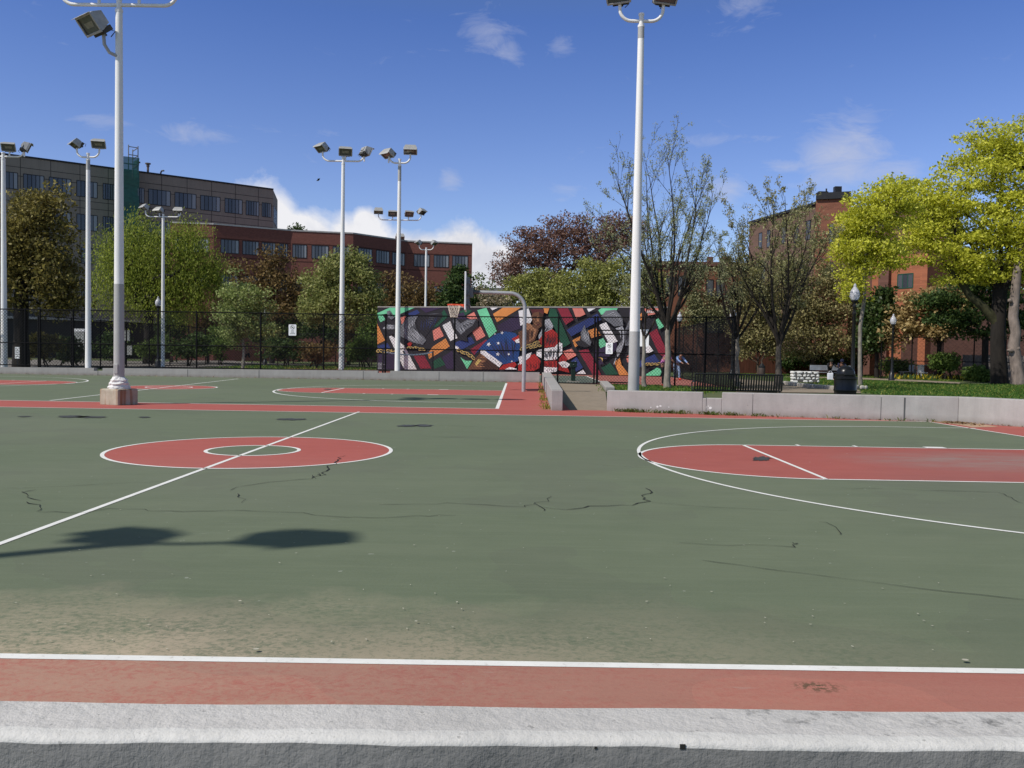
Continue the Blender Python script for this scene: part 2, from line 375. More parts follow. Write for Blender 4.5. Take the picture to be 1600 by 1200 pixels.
structure(red.build('red_court_paint', m_red)); structure(grn.build('centre_disc_paint', m_green)); structure(wht.build('court_lines', m_white))
# cracks ------------------------------------------------------------
ck = MB()
def crack(pxs, w=.012, jit=.02):
    P = [G(*q)[:2] for q in pxs]; pts = []
    for a, b in zip(P, P[1:]):
        n = max(2, int(np.linalg.norm(b-a)/.11))
        for i in range(n):
            pts.append(a+(b-a)*i/n+rng.normal(0, jit, 2))
    pts.append(P[-1])
    w *= .5; ws = [w*rng.uniform(.25, 1.2) for _ in pts]; ws[0] = ws[-1] = .002
    for i in range(len(pts)-1):
        d = pts[i+1]-pts[i]; d = d/(np.linalg.norm(d)+1e-9); n = np.array([-d[1], d[0]])
        rp([pts[i]-n*ws[i], pts[i+1]-n*ws[i+1], pts[i+1]+n*ws[i+1], pts[i]+n*ws[i]], ck, Z3)
crack([(0, 764), (60, 762), (160, 757), (250, 753)], .007)
crack([(55, 766), (36, 769), (46, 777), (64, 783)], .012); crack([(38, 785), (62, 790), (65, 795), (57, 800)], .016)
crack([(57, 800), (130, 801), (176, 795), (260, 800), (380, 798), (470, 803), (515, 808), (600, 810), (650, 806), (712, 806)], .009)
crack([(357, 767), (372, 761), (420, 754), (486, 748), (488, 743)], .010); crack([(367, 771), (380, 781), (377, 786)], .012)
crack([(490, 748), (500, 743), (512, 735), (519, 728), (531, 717), (540, 712)], .018, .035); crack([(492, 741), (503, 744), (497, 739)], .014)
crack([(590, 789), (640, 789), (700, 787), (760, 789), (815, 792), (835, 789), (845, 783), (862, 776)], .011); crack([(835, 789), (848, 794), (850, 799)], .008)
crack([(840, 793), (880, 797), (930, 792), (985, 789), (1010, 785), (1012, 781), (1005, 777), (1010, 773), (1018, 770), (1008, 763)], .014)
crack([(1013, 786), (1070, 790), (1140, 795), (1230, 798)], .006)
crack([(1060, 851), (1140, 852), (1190, 852), (1236, 854), (1244, 851), (1238, 848)], .009); 
crack([(1312, 763), (1350, 764), (1380, 764)], .010); crack([(1410, 766), (1470, 767), (1495, 768), (1560, 770), (1598, 787)], .008)
crack([(1096, 876), (1200, 890), (1320, 905), (1450, 922), (1600, 938)], .007, .004)
crack([(680, 683), (740, 684), (780, 686)], .012); crack([(690, 665), (760, 668), (800, 667)], .010); crack([(925, 726), (980, 730), (1030, 732)], .008)
crack([(1290, 815), (1306, 826), (1312, 836)], .010, .04)
structure(ck.build('court_cracks', m_crack))
# damp patches -------------------------------------------------------------
wp = MB()
def patch(px, py, wpx, hpx, seed=0, n=34):
    pts = []
    for i in range(n):
        t = 2*PI*i/n; k = rng.uniform(.5, 1.0)
        pts.append(G(px+wpx/2*math.cos(t)*k, py+hpx/2*math.sin(t)*k))
    rp(pts, wp, Z3+.002)
for q in ((112, 651.5, 62, 4.6), (142, 652, 60, 4.2), (38, 651.3, 28, 2), (225, 652.3, 26, 2.8), (455, 655.6, 64, 3.6), (637, 665.8, 38, 3.6), (660, 665.4, 42, 4), (1190, 717.5, 38, 8.5), (512, 608.3, 15, 2)):
    patch(*q)
structure(wp.build('damp_patches', m_wet))
# scattered litter: tiny pale leaves and chips
lit = MB()
for i in range(130):
    px, py = rng.uniform(0, 1600), 660+rng.power(1.4)*360
    g = G(px, py); s = rng.uniform(.004, .011); a = rng.uniform(0, PI)
    c, n = np.array([math.cos(a), math.sin(a)])*s, np.array([-math.sin(a), math.cos(a)])*s*.5
    b0 = g[:2]; rp([b0-c, b0-n, b0+c, b0+n], lit, .009+rng.uniform(0, .004))
for px, py, s in ((1508, 1036, .016), (400, 1019, .014), (650, 975, .008), (375, 943, .009)):
    b0 = G(px, py)[:2]; rp([b0+np.array([math.cos(t), math.sin(t)*.8])*s for t in np.linspace(0, 2*PI, 9)[:-1]], lit, .016)
o = lit.build('court_litter', mat('dry_petal', (.5, .47, .38), .8, var=.4)); tag(o, 'tiny pale petals and chips scattered over the green court', 'litter', kind='stuff')

# ------------------------------------------------------------------ concrete walls
def conc(name, col, dark=None, bs=1.0, stain=None, brush=False):
    m, nt, b = new_mat(name); v = objvec(nt)
    n = noise(nt, 1.3, 6, .65, v); f = noise(nt, 24, 5, .7, v); st = noise(nt, 2.0, 6, .7, objvec(nt, (2.6, 2.6, .35)))
    c = ramp(nt, [(.28, sc(col, .74)), (.72, sc(col, 1.14))], mth(nt, 'ADD', mth(nt, 'MULTIPLY', n, .6), mth(nt, 'MULTIPLY', st, .4)))
    c = mixc(nt, mth(nt, 'MULTIPLY', mth(nt, 'SUBTRACT', f, .55), 1.1, clamp=True), c, sc(col, .72))
    agg = noise(nt, 140, 3, .6, v)
    c = mixc(nt, mth(nt, 'MULTIPLY', mth(nt, 'SUBTRACT', agg, .56), 2.6, clamp=True), c, sc(col, .55))
    pits = mth(nt, 'GREATER_THAN', noise(nt, 34, 3, .6, v), .70)
    c = mixc(nt, mth(nt, 'MULTIPLY', pits, .6), c, sc(col, .45))
    spz = nt.nodes.new('ShaderNodeSeparateXYZ'); nt.links.new(v, spz.inputs[0])
    grime = mth(nt, 'SUBTRACT', 1.0, mth(nt, 'DIVIDE', spz.outputs[2], .16), clamp=True)
    c = mixc(nt, mth(nt, 'MULTIPLY', mth(nt, 'MULTIPLY', grime, .55), mth(nt, 'MULTIPLY', noise(nt, 5, 5, .7, v), 1.5, clamp=True)), c, (.13, .10, .07))
    if stain:
        for (sx, sy, rx, ry) in stain:
            sp = nt.nodes.new('ShaderNodeSeparateXYZ'); nt.links.new(v, sp.inputs[0])
            ex = mth(nt, 'DIVIDE', mth(nt, 'SUBTRACT', sp.outputs[0], sx), rx); ey = mth(nt, 'DIVIDE', mth(nt, 'SUBTRACT', sp.outputs[1], sy), ry)
            k = mth(nt, 'SUBTRACT', 1.0, mth(nt, 'ADD', mth(nt, 'MULTIPLY', ex, ex), mth(nt, 'MULTIPLY', ey, ey)), clamp=True)
            k = mth(nt, 'MULTIPLY', k, mth(nt, 'MULTIPLY', mth(nt, 'SUBTRACT', noise(nt, 16, 5, .75, v), .5), 6, clamp=True))
            c = mixc(nt, mth(nt, 'MULTIPLY', k, .85), c, (.06, .06, .06))
    nt.links.new(c, b.inputs['Base Color']); b.inputs['Roughness'].default_value = .9; b.inputs['Specular IOR Level'].default_value = .2
    h = mth(nt, 'ADD', mth(nt, 'MULTIPLY', noise(nt, 6, 6, .7, v), .9), f)
    if brush: h = mth(nt, 'ADD', h, mth(nt, 'MULTIPLY', noise(nt, 9, 5, .75, objvec(nt, (7, 7, .9))), .4))
    h = mth(nt, 'SUBTRACT', h, mth(nt, 'MULTIPLY', pits, .8))
    bump(nt, b, h, .55*bs, .012)
    MATS[name] = m; return m
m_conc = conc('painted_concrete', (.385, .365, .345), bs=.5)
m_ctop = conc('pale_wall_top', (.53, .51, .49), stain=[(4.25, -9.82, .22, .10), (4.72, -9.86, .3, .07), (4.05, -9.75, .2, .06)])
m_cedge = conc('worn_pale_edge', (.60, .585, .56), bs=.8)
m_cface = conc('shade_grey_wall_face', (.205, .203, .198), bs=1.0, brush=True)  # darker base colour stands in for shade on the front face
# near wall: ledge top, rounded front edge, rough face
zt = .55
ya, yb = G(0, 1093, zt), G(1600, 1110, zt)
yf0, yf1 = G(0, 1137, zt), G(1600, 1154, zt)
x0, x1 = -18.0, 22.0
def yl(a, b, x): return a[1]+(b[1]-a[1])*(x-a[0])/(b[0]-a[0])
nw = MB(); xs = np.concatenate([np.linspace(x0, 1.0, 20)[:-1], np.linspace(1.0, 6.2, 150), np.linspace(6.2, x1, 20)[1:]])
def wob(x, k, a): return a*(math.sin(x*3.1+k)+.6*math.sin(x*7.7+2*k)+.45*math.sin(x*17.3+k)+.35*math.sin(x*41+3*k))/2
prof_rows = []
for x in xs:
    yB = yl(ya, yb, x)+wob(x, 1, .006); yF = yl(yf0, yf1, x)+wob(x, 2, .012); zz = zt+wob(x, 4, .003)
    ef = wob(x, 5, .007)
    prof_rows.append([(x, yB, -.1), (x, yB, zz-.012), (x, yB-.012, zz), (x, yF+.01, zz), (x, yF-.010+ef*.2, zz-.0015), (x, yF-.020+ef*.3, zz-.005), (x, yF-.027+ef*.4, zz-.011), (x, yF-.029+ef*.4, zz-.017+ef*.4), (x, yF-.028+ef*.2, zz-.20), (x, yF-.031, -.12)])
k = len(prof_rows[0])
o0 = [q for r_ in prof_rows for q in r_]
nw.v = [tuple(map(float, q)) for q in o0]
for i in range(len(xs)-1):
    for j in range(k-1):
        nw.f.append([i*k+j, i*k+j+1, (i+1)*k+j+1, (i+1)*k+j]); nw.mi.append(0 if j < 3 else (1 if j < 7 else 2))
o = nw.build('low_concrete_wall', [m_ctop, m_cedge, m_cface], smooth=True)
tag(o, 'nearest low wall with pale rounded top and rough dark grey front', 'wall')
hole = MB(); hp = onplane(1069, 1168, (0, yl(yf0, yf1, 4.4)-.048, 0), np.array([0, 1., 0]))
yfc = lambda x: yl(yf0, yf1, x)+wob(x, 2, .012)-.0285
hole.box((hp[0], yfc(hp[0]), hp[2]-.006), (.012, .006, .010)); hole.build('drain_hole', m_crack, o)
hole2 = MB(); hole2.box((hp[0]-.19, yfc(hp[0]-.19), hp[2]-.010), (.005, .005, .005)); hole2.build('drain_hole', m_crack, o)

def wall_strip(name, pts, tops, th, label, m=m_conc, notches=(), capm=None, joints=()):
    """pts: front foot points; tops: z at each; th: thickness vector to the back"""
    b = MB()
    for i in range(len(pts)-1):
        a, c = np.array(pts[i][:2]), np.array(pts[i+1][:2]); ta = np.array(th[i]); tb = np.array(th[i+1])
        b.prism([tuple(a), tuple(c), tuple(c+tb), tuple(a+ta)], -.1, [tops[i], tops[i+1], tops[i+1], tops[i]])
    o = b.build(name, m, bevel=.012); tag(o, label, 'wall'); return o
def segs(p, q, cuts):      # split a straight wall at fractions, each with (t, top)
    return [np.array(p)+(np.array(q)-np.array(p))*t for t in cuts]
# wall behind the far court, with two notches for the poles
fw = MB(); fyt = .32
def ztop(x): return .29+(x+24)*(.19/28.7)
for a, c, dz in ((-60, G(136, 587)[0], 0), (G(136, 587)[0], G(154, 587)[0], -.13), (G(154, 587)[0], G(609, 590)[0], 0), (G(609, 590)[0], G(628, 590)[0], -.1), (G(628, 590)[0], 4.62, 0)):
    fw.prism([(a, FAR), (c, FAR), (c, FAR+fyt), (a, FAR+fyt)], -.1, [ztop(a)+dz, ztop(c)+dz, ztop(c)+dz, ztop(a)+dz])
o = fw.build('low_concrete_wall', m_conc); tag(o, 'long low grey wall along the back edge of the far court', 'wall')
jm = mat('wall_joint', (.10, .10, .10), .9)
jb = MB()
for px in (391, 695, 52, 250, 575, 760):
    x = G(px, 592)[0]; jb.box((x, FAR-.002, ztop(x)/2-.02), (.02, .01, ztop(x)+.02))
jb.build('joint', jm, o)
# short wall running towards us beside the path
sw = MB(); P0 = np.array([A[0]+.02, FAR-.02]); P1 = G(861, 641.5)[:2]
W_ = .30
sw.prism([tuple(P1), (P1[0]+W_-.02, P1[1]), (P0[0]+W_+.12, P0[1]+.34), tuple(P0)], -.1, [.50, .50, .48, .48])
o = sw.build('low_concrete_wall', m_conc, bevel=.015); tag(o, 'short low wall running towards us between far court and path', 'wall')
jb = MB()
for t in (.35, .62, .8):
    q = P1+(P0-P1)*t; jb.box((q[0]-.002, q[1], .23), (.012, .03, .47))
jb.build('joint', jm, o)
# right-hand wall, notched, turning towards us at its corner
rw = MB(); c0 = RW0[:2]; c1 = RWc[:2]
nA, nB = G(1098.5, 646)[:2], G(1128, 647)[:2]
dirw = (c1-c0)/np.linalg.norm(c1-c0); nrm = np.array([-dirw[1], dirw[0]]); th = nrm*.28
def proj_t(p): return float(np.dot(p-c0, dirw))
Lw = np.linalg.norm(c1-c0); tA, tB = proj_t(nA), proj_t(nB)
H0, H1 = .50, .57
def Hh(t): return H0+(H1-H0)*t/Lw
for a, c, dz in ((0, tA, 0), (tA, tB, -.14), (tB, Lw, 0)):
    p, q = c0+dirw*a, c0+dirw*c
    rw.prism([tuple(p), tuple(q), tuple(q+th), tuple(p+th)], -.1, [Hh(a)+dz, Hh(c)+dz, Hh(c)+dz, Hh(a)+dz])
c2 = G(1600, 667.5)[:2]; d2 = (c2-c1)/np.linalg.norm(c2-c1); c3 = c1+d2*9.0; n2_ = np.array([-d2[1], d2[0]])*.28
rw.prism([tuple(c1), tuple(c3), tuple(c3+n2_), tuple(c1+n2_+dirw*.28), tuple(c1+th)], -.1, H1)
o = rw.build('low_concrete_wall', conc('right_wall_concrete', (.415, .395, .375), bs=.45), bevel=.014); tag(o, 'pale low wall with a square notch, in front of the black benches', 'wall')
jb = MB(); 
for px, ww in ((1406.5, .03), (1373, .008), (1096, .006), (1175, .006)):
    p = c0+dirw*proj_t(G(px, 655)[:2]); jb.box((p[0]-nrm[0]*.002, p[1]-nrm[1]*.002, .25), (ww, .012, Hh(proj_t(p))*.97), math.atan2(dirw[1], dirw[0]))
jb.build('joint', jm, o)
ch = MB()
for px, py, r in ((1027, 635.5, .035), (1032, 634.5, .03), (1045, 636, .018), (1017, 636.5, .018), (1110, 637.5, .04), (1107, 634.5, .02), (1104, 636, .015)):
    p = onplane(px, py, (*c0, 0), np.array([*nrm, 0])); t = dirw
    ch.poly([(p[0]+t[0]*r*math.cos(a)*rng.uniform(.6, 1.1)-nrm[0]*.004, p[1]+t[1]*r*math.cos(a)-nrm[1]*.004, p[2]+r*.8*math.sin(a)*rng.uniform(.6, 1.1)) for a in np.linspace(0, 2*PI, 11)[:-1]])
ch.build('paint_chip', m_white, o)

# weeds along the wall foot, leaf litter in the corner ---------------------------------
def blades(pts, hmin, hmax, wd, per, spread, m, name, label):
    n = len(pts)*per; c = np.repeat(np.array(pts), per, 0)+np.concatenate([rng.normal(0, spread, (len(pts)*per, 2)), np.zeros((len(pts)*per, 1))], 1)
    h = rng.uniform(hmin, hmax, n); a = rng.uniform(0, 2*PI, n); lean = rng.normal(0, .45, (n, 2))
    sx = np.stack([np.cos(a), np.sin(a), np.zeros(n)], 1)*wd
    top = c+np.stack([lean[:, 0]*h, lean[:, 1]*h, h], 1); mid = c+np.stack([lean[:, 0]*h*.3, lean[:, 1]*h*.3, h*.6], 1)
    V = np.stack([c-sx*.6, c+sx*.6, top, mid-sx], 1).reshape(-1, 3); Q = np.arange(n*4).reshape(-1, 4)
    o = np_mesh(name, V, Q, m); tag(o, label, 'weeds', kind='stuff'); return o
m_weed = leafmat('weed_leaf', [(0, (.05, .08, .015)), (.6, (.10, .14, .03)), (1, (.20, .18, .06))])
wpts = []
for i in range(80):
    px = rng.choice([rng.uniform(960, 1020), rng.uniform(1030, 1150), rng.uniform(960, 1220)]); py = 642+(px-948)*.0335+.7
    wpts.append([*(G(px, py)[:2]-nrm*.03), 0])
for px in (1304, 1306, 1390, 1403, 1455): wpts.append([*(G(px, 642+(px-948)*.0335+.6)[:2]), 0])
blades(wpts, .02, .11, .012, 9, .06, m_weed, 'weeds', 'green weeds growing along the foot of the notched wall')
wpts = []
for i in range(40):
    t = rng.uniform(0, 1)**1.4; q = P1+(P0-P1)*t; wpts.append([q[0]-.06-rng.uniform(0, .1), q[1], 0])
blades(wpts, .02, .12, .014, 8, .06, leafmat('yellow_weed', [(0, (.10, .14, .02)), (1, (.38, .33, .06))]), 'weeds', 'yellowish weeds along the short wall beside the far court')
def litter(pts, s0, s1, per, spread, m, name, label, z=.014):
    n = len(pts)*per; c = np.repeat(np.array(pts), per, 0); c[:, :2] += rng.normal(0, spread, (n, 2)); c[:, 2] = z+rng.uniform(0, .02, n)
    s = rng.uniform(s0, s1, n)[:, None]; a = rng.uniform(0, 2*PI, n); e = np.stack([np.cos(a), np.sin(a), rng.normal(0, .3, n)], 1)*s; f = np.stack([-np.sin(a), np.cos(a), rng.normal(0, .3, n)], 1)*s*.6
    o = np_mesh(name, np.stack([c-e, c-f, c+e, c+f], 1).reshape(-1, 3), np.arange(n*4).reshape(-1, 4), m); tag(o, label, 'litter', kind='stuff')
m_dead = leafmat('dead_leaf', [(0, (.10, .055, .025)), (.5, (.26, .17, .08)), (1, (.42, .32, .18))], .1)
litter([(*G(px, py)[:2], 0) for px, py in [(1497, 661.5), (1490, 661), (1482, 661), (1474, 661.2), (1505, 662.5), (1515, 664)]], .015, .04, 45, .12, m_dead, 'leaf_litter', 'brown dead leaves drifted into the corner of the pale wall')
litter([(*(c1+d2*t-np.array([.08, .02])), 0) for t in np.linspace(.2, 5, 26)]+[(*(c0+dirw*t-nrm*.03), 0) for t in np.linspace(2.5, Lw, 24)], .01, .028, 14, .05, m_dead, 'leaf_litter', 'line of dead leaves along the foot of the turned wall')
litter([(x, FAR-.06, 0) for x in np.linspace(-30, 4.5, 90)], .015, .04, 10, .06, m_dead, 'leaf_litter', 'brown leaf debris along the foot of the far wall')
# sand washed out of the corner, red paint showing through
sd = MB(); pts = [G(*q) for q in ((1400, 652), (1440, 652.5), (1495, 660.8), (1540, 664), (1560, 667), (1520, 668), (1495, 663.5), (1460, 659.5), (1425, 656.5))]
rp(pts, sd, .0045); structure(sd.build('sand_drift', mat('washed_sand', (.45, .30, .2), .95, var=.35, scale=2.5, stretch=(1, 3, 1))))
sd = MB()
for i in range(34):
    t = rng.uniform(0, .75); q = P1+(P0-P1)*t; l = rng.uniform(.15, .7); y = q[1]
    rp([(q[0], y-.02), (q[0], y+.03), (q[0]-l, y+rng.uniform(-.02, .03))], sd, .0045+i*3e-5)
structure(sd.build('sand_streaks', mat('washed_sand', (.45, .30, .2))))
# ------------------------------------------------------------------ ground behind the walls
m_path = conc('path_concrete', (.40, .33, .255), bs=.4)
m_curb = conc('pale_curb', (.50, .47, .42), bs=.6)
m_tgreen = court_mat('tennis_green', (.10, .125, .10), (.13, .155, .125)); m_tred = court_mat('tennis_red', (.31, .105, .085), (.38, .14, .11))
ZP = -.02
def gpoly(name, pxs, m, z=ZP):
    return structure((lambda b: (b.poly([(*G(px, py, z)[:2], z) for px, py in pxs]), b.build(name, m))[1])(MB()))
pathb = MB(); pathb.poly([(4.85, 9.63, ZP), (5.82, 9.63, ZP), *[(*G(px, py, ZP)[:2], ZP) for px, py in ((946, 612), (937, 601), (938, 599.5), (850, 598.5))], (4.85, FAR, ZP)])
structure(pathb.build('path', m_path))
gpoly('path', ((1150, 612.5), (1345, 614), (1342, 606), (1310, 605), (1260, 602.5), (1224, 597), (1150, 592)), m_path, -.03)
gpoly('path', ((1220, 587.5), (1330, 589.5), (1420, 593), (1500, 597.5), (1500, 599.5), (1420, 596), (1330, 592), (1220, 589.5)), m_path, -.03)
gpoly('path', ((0, 573), (120, 574), (260, 575.5), (400, 570), (560, 571.5), (590, 573), (400, 567), (330, 560.5), (260, 565), (0, 561)), mat('grey_path', (.20, .18, .165), .9), -.035)
# tennis court with its red surround
tq = [(855, 604), (1146, 608), (1042, 588.5), (860, 584)]
mw_l, mw_r = base(589, 63.0), base(1041, 57.2)
tb = MB(); tb.poly([(*p[:2], -.03) for p in ((4.9, FAR+.6), (13.6, 26.5), mw_r+np.array([.3, 0, 0]), mw_l, (-13, 60), (-13, FAR+.6))]); structure(tb.build('tennis_court', m_tred))
gpoly('tennis_court_paint', ((700, 599), (943, 598.3), (915, 587.3), (600, 582)), m_tgreen, -.026)
tl = MB(); tl.poly([(*G(px, py, -.022)[:2], -.022) for px, py in ((941.5, 598.3), (945, 598.3), (916.5, 587.3), (914.5, 587.3))]); structure(tl.build('tennis_line', m_white))
# stone edging of the paths
eb = MB()
for pts in (((1224, 597.5), (1260, 602), (1300, 605.2), (1310, 606)),):
    for a, b in zip(pts, pts[1:]):
        p, q = G(*a, .06), G(*b, .06); n = max(2, int(np.linalg.norm(q-p)/.55))
        for i in range(n):
            c = p+(q-p)*(i+.5)/n; eb.box((c[0], c[1], .035), (np.linalg.norm(q-p)/n*.93, .26, .2+rng.uniform(-.02, .02)), math.atan2(q[1]-p[1], q[0]-p[0]))
o = eb.build('stone_curb', m_curb, bevel=.03); tag(o, 'pale stone curb edging the tan path below the white block', 'curb')
eb = MB()
for px, py, s in ((1338, 608, .26), (1347, 608.5, .2), (1353, 608.6, .16)):
    c = G(px, py); eb.box((c[0], c[1], .09), (s, s*.7, .14+s*.2), rng.uniform(0, 1))
o = eb.build('stone_curb', m_curb, bevel=.06); tag(o, 'few small white stones on the ground right of the bin', 'stones')
eb = MB(); p, q = G(946, 611), G(937.5, 600.5); d = (q-p)/np.linalg.norm(q-p)
eb.prism([tuple(p[:2]), tuple(q[:2]), tuple(q[:2]+np.array([.35, 0])), tuple(p[:2]+np.array([.35, 0]))], -.05, .16)
o = eb.build('kerb', m_conc, bevel=.02); tag(o, 'low grey concrete kerb between the tan path and grass strip', 'kerb')
# lawn tufts
m_grass = leafmat('grass_blade', [(0, (.03, .075, .012)), (.6, (.055, .12, .02)), (.85, (.13, .17, .03)), (1, (.26, .24, .06))], .4, gain=1.6)
lp = []
def region(poly, n, z=-.05):
    P = [G(*q)[:2] for q in poly]; out = []
    mn, mx = np.min(P, 0), np.max(P, 0)
    while len(out) < n:
        q = rng.uniform(mn, mx); ins = False; j = len(P)-1
        for i in range(len(P)):
            if (P[i][1] > q[1]) != (P[j][1] > q[1]) and q[0] < (P[j][0]-P[i][0])*(q[1]-P[i][1])/(P[j][1]-P[i][1])+P[i][0]: ins = not ins
            j = i
        if ins: out.append([*q, z])
    return out
lp += region(((950, 611), (1085, 615), (1150, 606), (940, 600)), 900)
lp += region(((1350, 612), (1600, 640), (1600, 600), (1500, 600), (1350, 593.5)), 3600)
lp += region(((1225, 594), (1330, 603), (1345, 596), (1330, 592.5), (1230, 589.5)), 900)
lp += region(((1150, 588.5), (1330, 589), (1500, 596), (1500, 592), (1330, 583), (1160, 580)), 1800)
blades(lp, .04, .13, .02, 7, .16, m_grass, 'lawn_grass', 'short green grass on the lawn behind the pale wall')
lp = region(((330, 574.5), (590, 578), (590, 574.5), (400, 571.5)), 500, -.03)
blades(lp, .04, .16, .03, 7, .3, m_grass, 'lawn_grass', 'green grass strip behind the black fence left of the mural')

# ------------------------------------------------------------------ floodlight poles
m_pole = mat('white_pole_paint', (.84, .825, .795), .45, var=.10, scale=3, spec=.35, bmp=.04, stretch=(2, 2, .12))
m_gpaint = mat('grey_pole_paint', (.41, .405, .39), .6, var=.10, scale=2, bmp=.05)
m_alum = mat('lamp_aluminium', (.40, .395, .38), .48, .25, var=.22, scale=5)
m_lens = mat('lamp_glass', (.085, .085, .075), .12, 0, var=.5, scale=9, spec=.7)
m_dark = mat('dark_lamp_metal', (.06, .058, .052), .6, var=.3)
m_refl = mat('lamp_reflector', (.30, .29, .25), .3, .5, var=.4, scale=8)
def make_flood():
    b = MB(); f = [(-.33, -.24, -.21), (.33, -.24, -.21), (.33, -.24, .21), (-.33, -.24, .21)]; k = [(-.26, .09, -.14), (.26, .09, -.14), (.26, .09, .15), (-.26, .09, .15)]
    g = [(-.33, -.17, -.21), (.33, -.17, -.21), (.33, -.17, .22), (-.33, -.17, .22)]
    b.add(f+g+k, [(4, 5, 1, 0), (5, 6, 2, 1), (6, 7, 3, 2), (7, 4, 0, 3), (8, 9, 5, 4), (9, 10, 6, 5), (10, 11, 7, 6), (11, 8, 4, 7), (11, 10, 9, 8)])
    for c, s in (((0, -.245, .205), (.68, .03, .05)), ((0, -.245, -.205), (.68, .03, .05)), ((-.325, -.245, 0), (.05, .03, .36)), ((.325, -.245, 0), (.05, .03, .36))): b.box(c, s)
    b.box((0, -.29, .235), (.66, .12, .012))
    b.box((0, .11, 0), (.3, .05, .16))
    h = b.build('floodlight', m_alum, bevel=.012)
    l = MB(); l.poly([(-.3, -.222, -.18), (.3, -.222, -.18), (.3, -.222, .18), (-.3, -.222, .18)]); lo = l.build('lens', m_lens, h)
    r_ = MB(); r_.poly([(-.15, -.226, -.07), (.15, -.226, -.07), (.18, -.226, .05), (-.18, -.226, .05)]); r_.build('reflector', m_refl, h)
    q = MB(); q.box((0, -.02, -.24), (.44, .26, .12)); q.tube([(0, -.02, -.3), (0, -.02, -.36)], .04, 8); q.tube([(-.27, .02, 0), (-.3, .02, -.12), (-.2, .02, -.3), (0, 0, -.32)], .014, 5); q.tube([(.1, .1, -.28), (.16, .16, -.36), (.05, .05, -.42)], .012, 5); q.build('ballast', m_dark, h)
    return h
flood0 = [None]
def flood(parent, loc, yaw, tilt=35, s=.92):
    if flood0[0] is None: h = make_flood(); flood0[0] = h
    else: h = copy_tree(flood0[0])
    h.parent = parent
    rot = Matrix.Rotation(R(yaw), 4, 'Z') @ Matrix.Rotation(R(tilt), 4, 'X')
    off = Vector((0, 0, .31)) 
    h.matrix_local = Matrix.Translation(Vector(loc)+off*s*Vector((1, 1, 1)).x) @ rot @ Matrix.Scale(s, 4)
    return h
GP = 'tall white floodlight poles around the courts'
def flood_pole(label, loc, H, r0, r1, arms, lamps, grey_to=None, grey_top=None, armz=None, collar=True):
    """arms: list of x offsets (tips) along X; lamps: (x, yaw, tilt) standing on the arm"""
    t = thing('floodlight_pole', label, 'light pole', (loc[0], loc[1], 0), GP)
    b = MB(); b.tube([(0, 0, z) for z in np.linspace(0, H-.1, 12)], list(np.linspace(r0, r1, 12)), 20); b.build('shaft', m_pole, t, smooth=True)
    rr = lambda z: r0+(r1-r0)*z/H
    if grey_to:
        g = MB(); zz = np.linspace(0.02, grey_to, 8); g.tube([(0, 0, z) for z in zz], [rr(z)+.003 for z in zz], 20); g.build('grey_paint_sleeve', m_gpaint, t, smooth=True)
    if grey_top:
        g = MB(); g.tube([(0, 0, H-.1-grey_top), (0, 0, H-.1)], [rr(H-grey_top)+.003, r1+.003], 20); g.build('grey_paint_sleeve', m_gpaint, t, smooth=True)
    c = MB(); c.tube([(0, 0, H-.2), (0, 0, H+.16)], r1*.8, 14); c.tube([(0, 0, H+.14), (0, 0, H+.19)], r1*.95, 14); c.tube([(0, 0, H-.16), (0, 0, H-.1)], r1*1.12, 14); c.build('tenon', m_pole, t, smooth=True)
    tipz = {}
    a = MB(); ra = .042
    for x in arms:
        s = 1 if x > 0 else -1; ax = abs(x)
        pts = [(0, 0, 0), (s*(ax-.3), 0, 0)] + [(s*(ax-.3+.3*math.sin(q)), 0, .3*(1-math.cos(q))) for q in np.linspace(.25, PI/2, 6)] + [(s*ax, 0, .42)]
        a.tube([(p[0], p[1], p[2]+H) for p in pts], ra, 10); tipz[x] = H+.42
    for x, yaw, tilt in lamps:
        if x not in tipz and x != 0: a.tube([(x, 0, H), (x, 0, H+.24)], ra*.9, 8)
    if arms: a.build('crossarm', m_pole, t, smooth=True)
    for x, yaw, tilt in lamps:
        flood(t, (x, 0, tipz.get(x, H+.24)), yaw, tilt)
    return t
# left of centre, standing on a rusty concrete block
p1 = G(186, 632); D1 = 20.9
t = flood_pole('tallest white pole at left, standing on a rust-streaked concrete block', p1, 9.38, .122, .078, (1.36, -1.36), ((-1.36, -25, 42), (-.47, 15, 40), (.47, 15, 38), (1.36, 25, 40)), grey_to=2.86)
s_ = MB(); sz = at(168, 92, D1)[2]; s_.tube([(-.02, -.05, sz-.05), (-.18, -.1, sz+.02), (-.29, -.12, sz+.2), (-.31, -.12, sz+.45)], .04, 10); s_.build('side_arm', m_gpaint, t, smooth=True)
flood(t, (-.46, -.14, sz+.42), -38, 40, 1.02)
hb = MB(); hb.box((-.02, -.12, .85), (.1, .03, .24)); hb.build('hand_hole_cover', m_gpaint, t, bevel=.02)
cb = MB(); cb.lathe((0, 0, .36), [(.235, 0), (.25, .05), (.22, .1), (.235, .14), (.19, .19), (.2, .22), (.15, .27), (.128, .3)], 18)
for i, q in enumerate(cb.v): cb.v[i] = (q[0]*(1+rng.normal(0, .05)), q[1]*(1+rng.normal(0, .05)), q[2]+rng.normal(0, .01))
cb.build('base_collar', mat('flaking_white_paint', (.72, .70, .68), .8, var=.12, scale=9, bmp=.5), t)
m_rust, nt_, b_ = new_mat('rusty_block'); v_ = objvec(nt_)
c_ = ramp(nt_, [(.3, (.34, .30, .225)), (.7, (.50, .45, .35))], noise(nt_, 4, 6, .7, v_))
st_ = mth(nt_, 'MULTIPLY', mth(nt_, 'SUBTRACT', noise(nt_, 5.2, 3, .5, objvec(nt_, (2.2, 1.6, .12))), .50), 7, clamp=True)
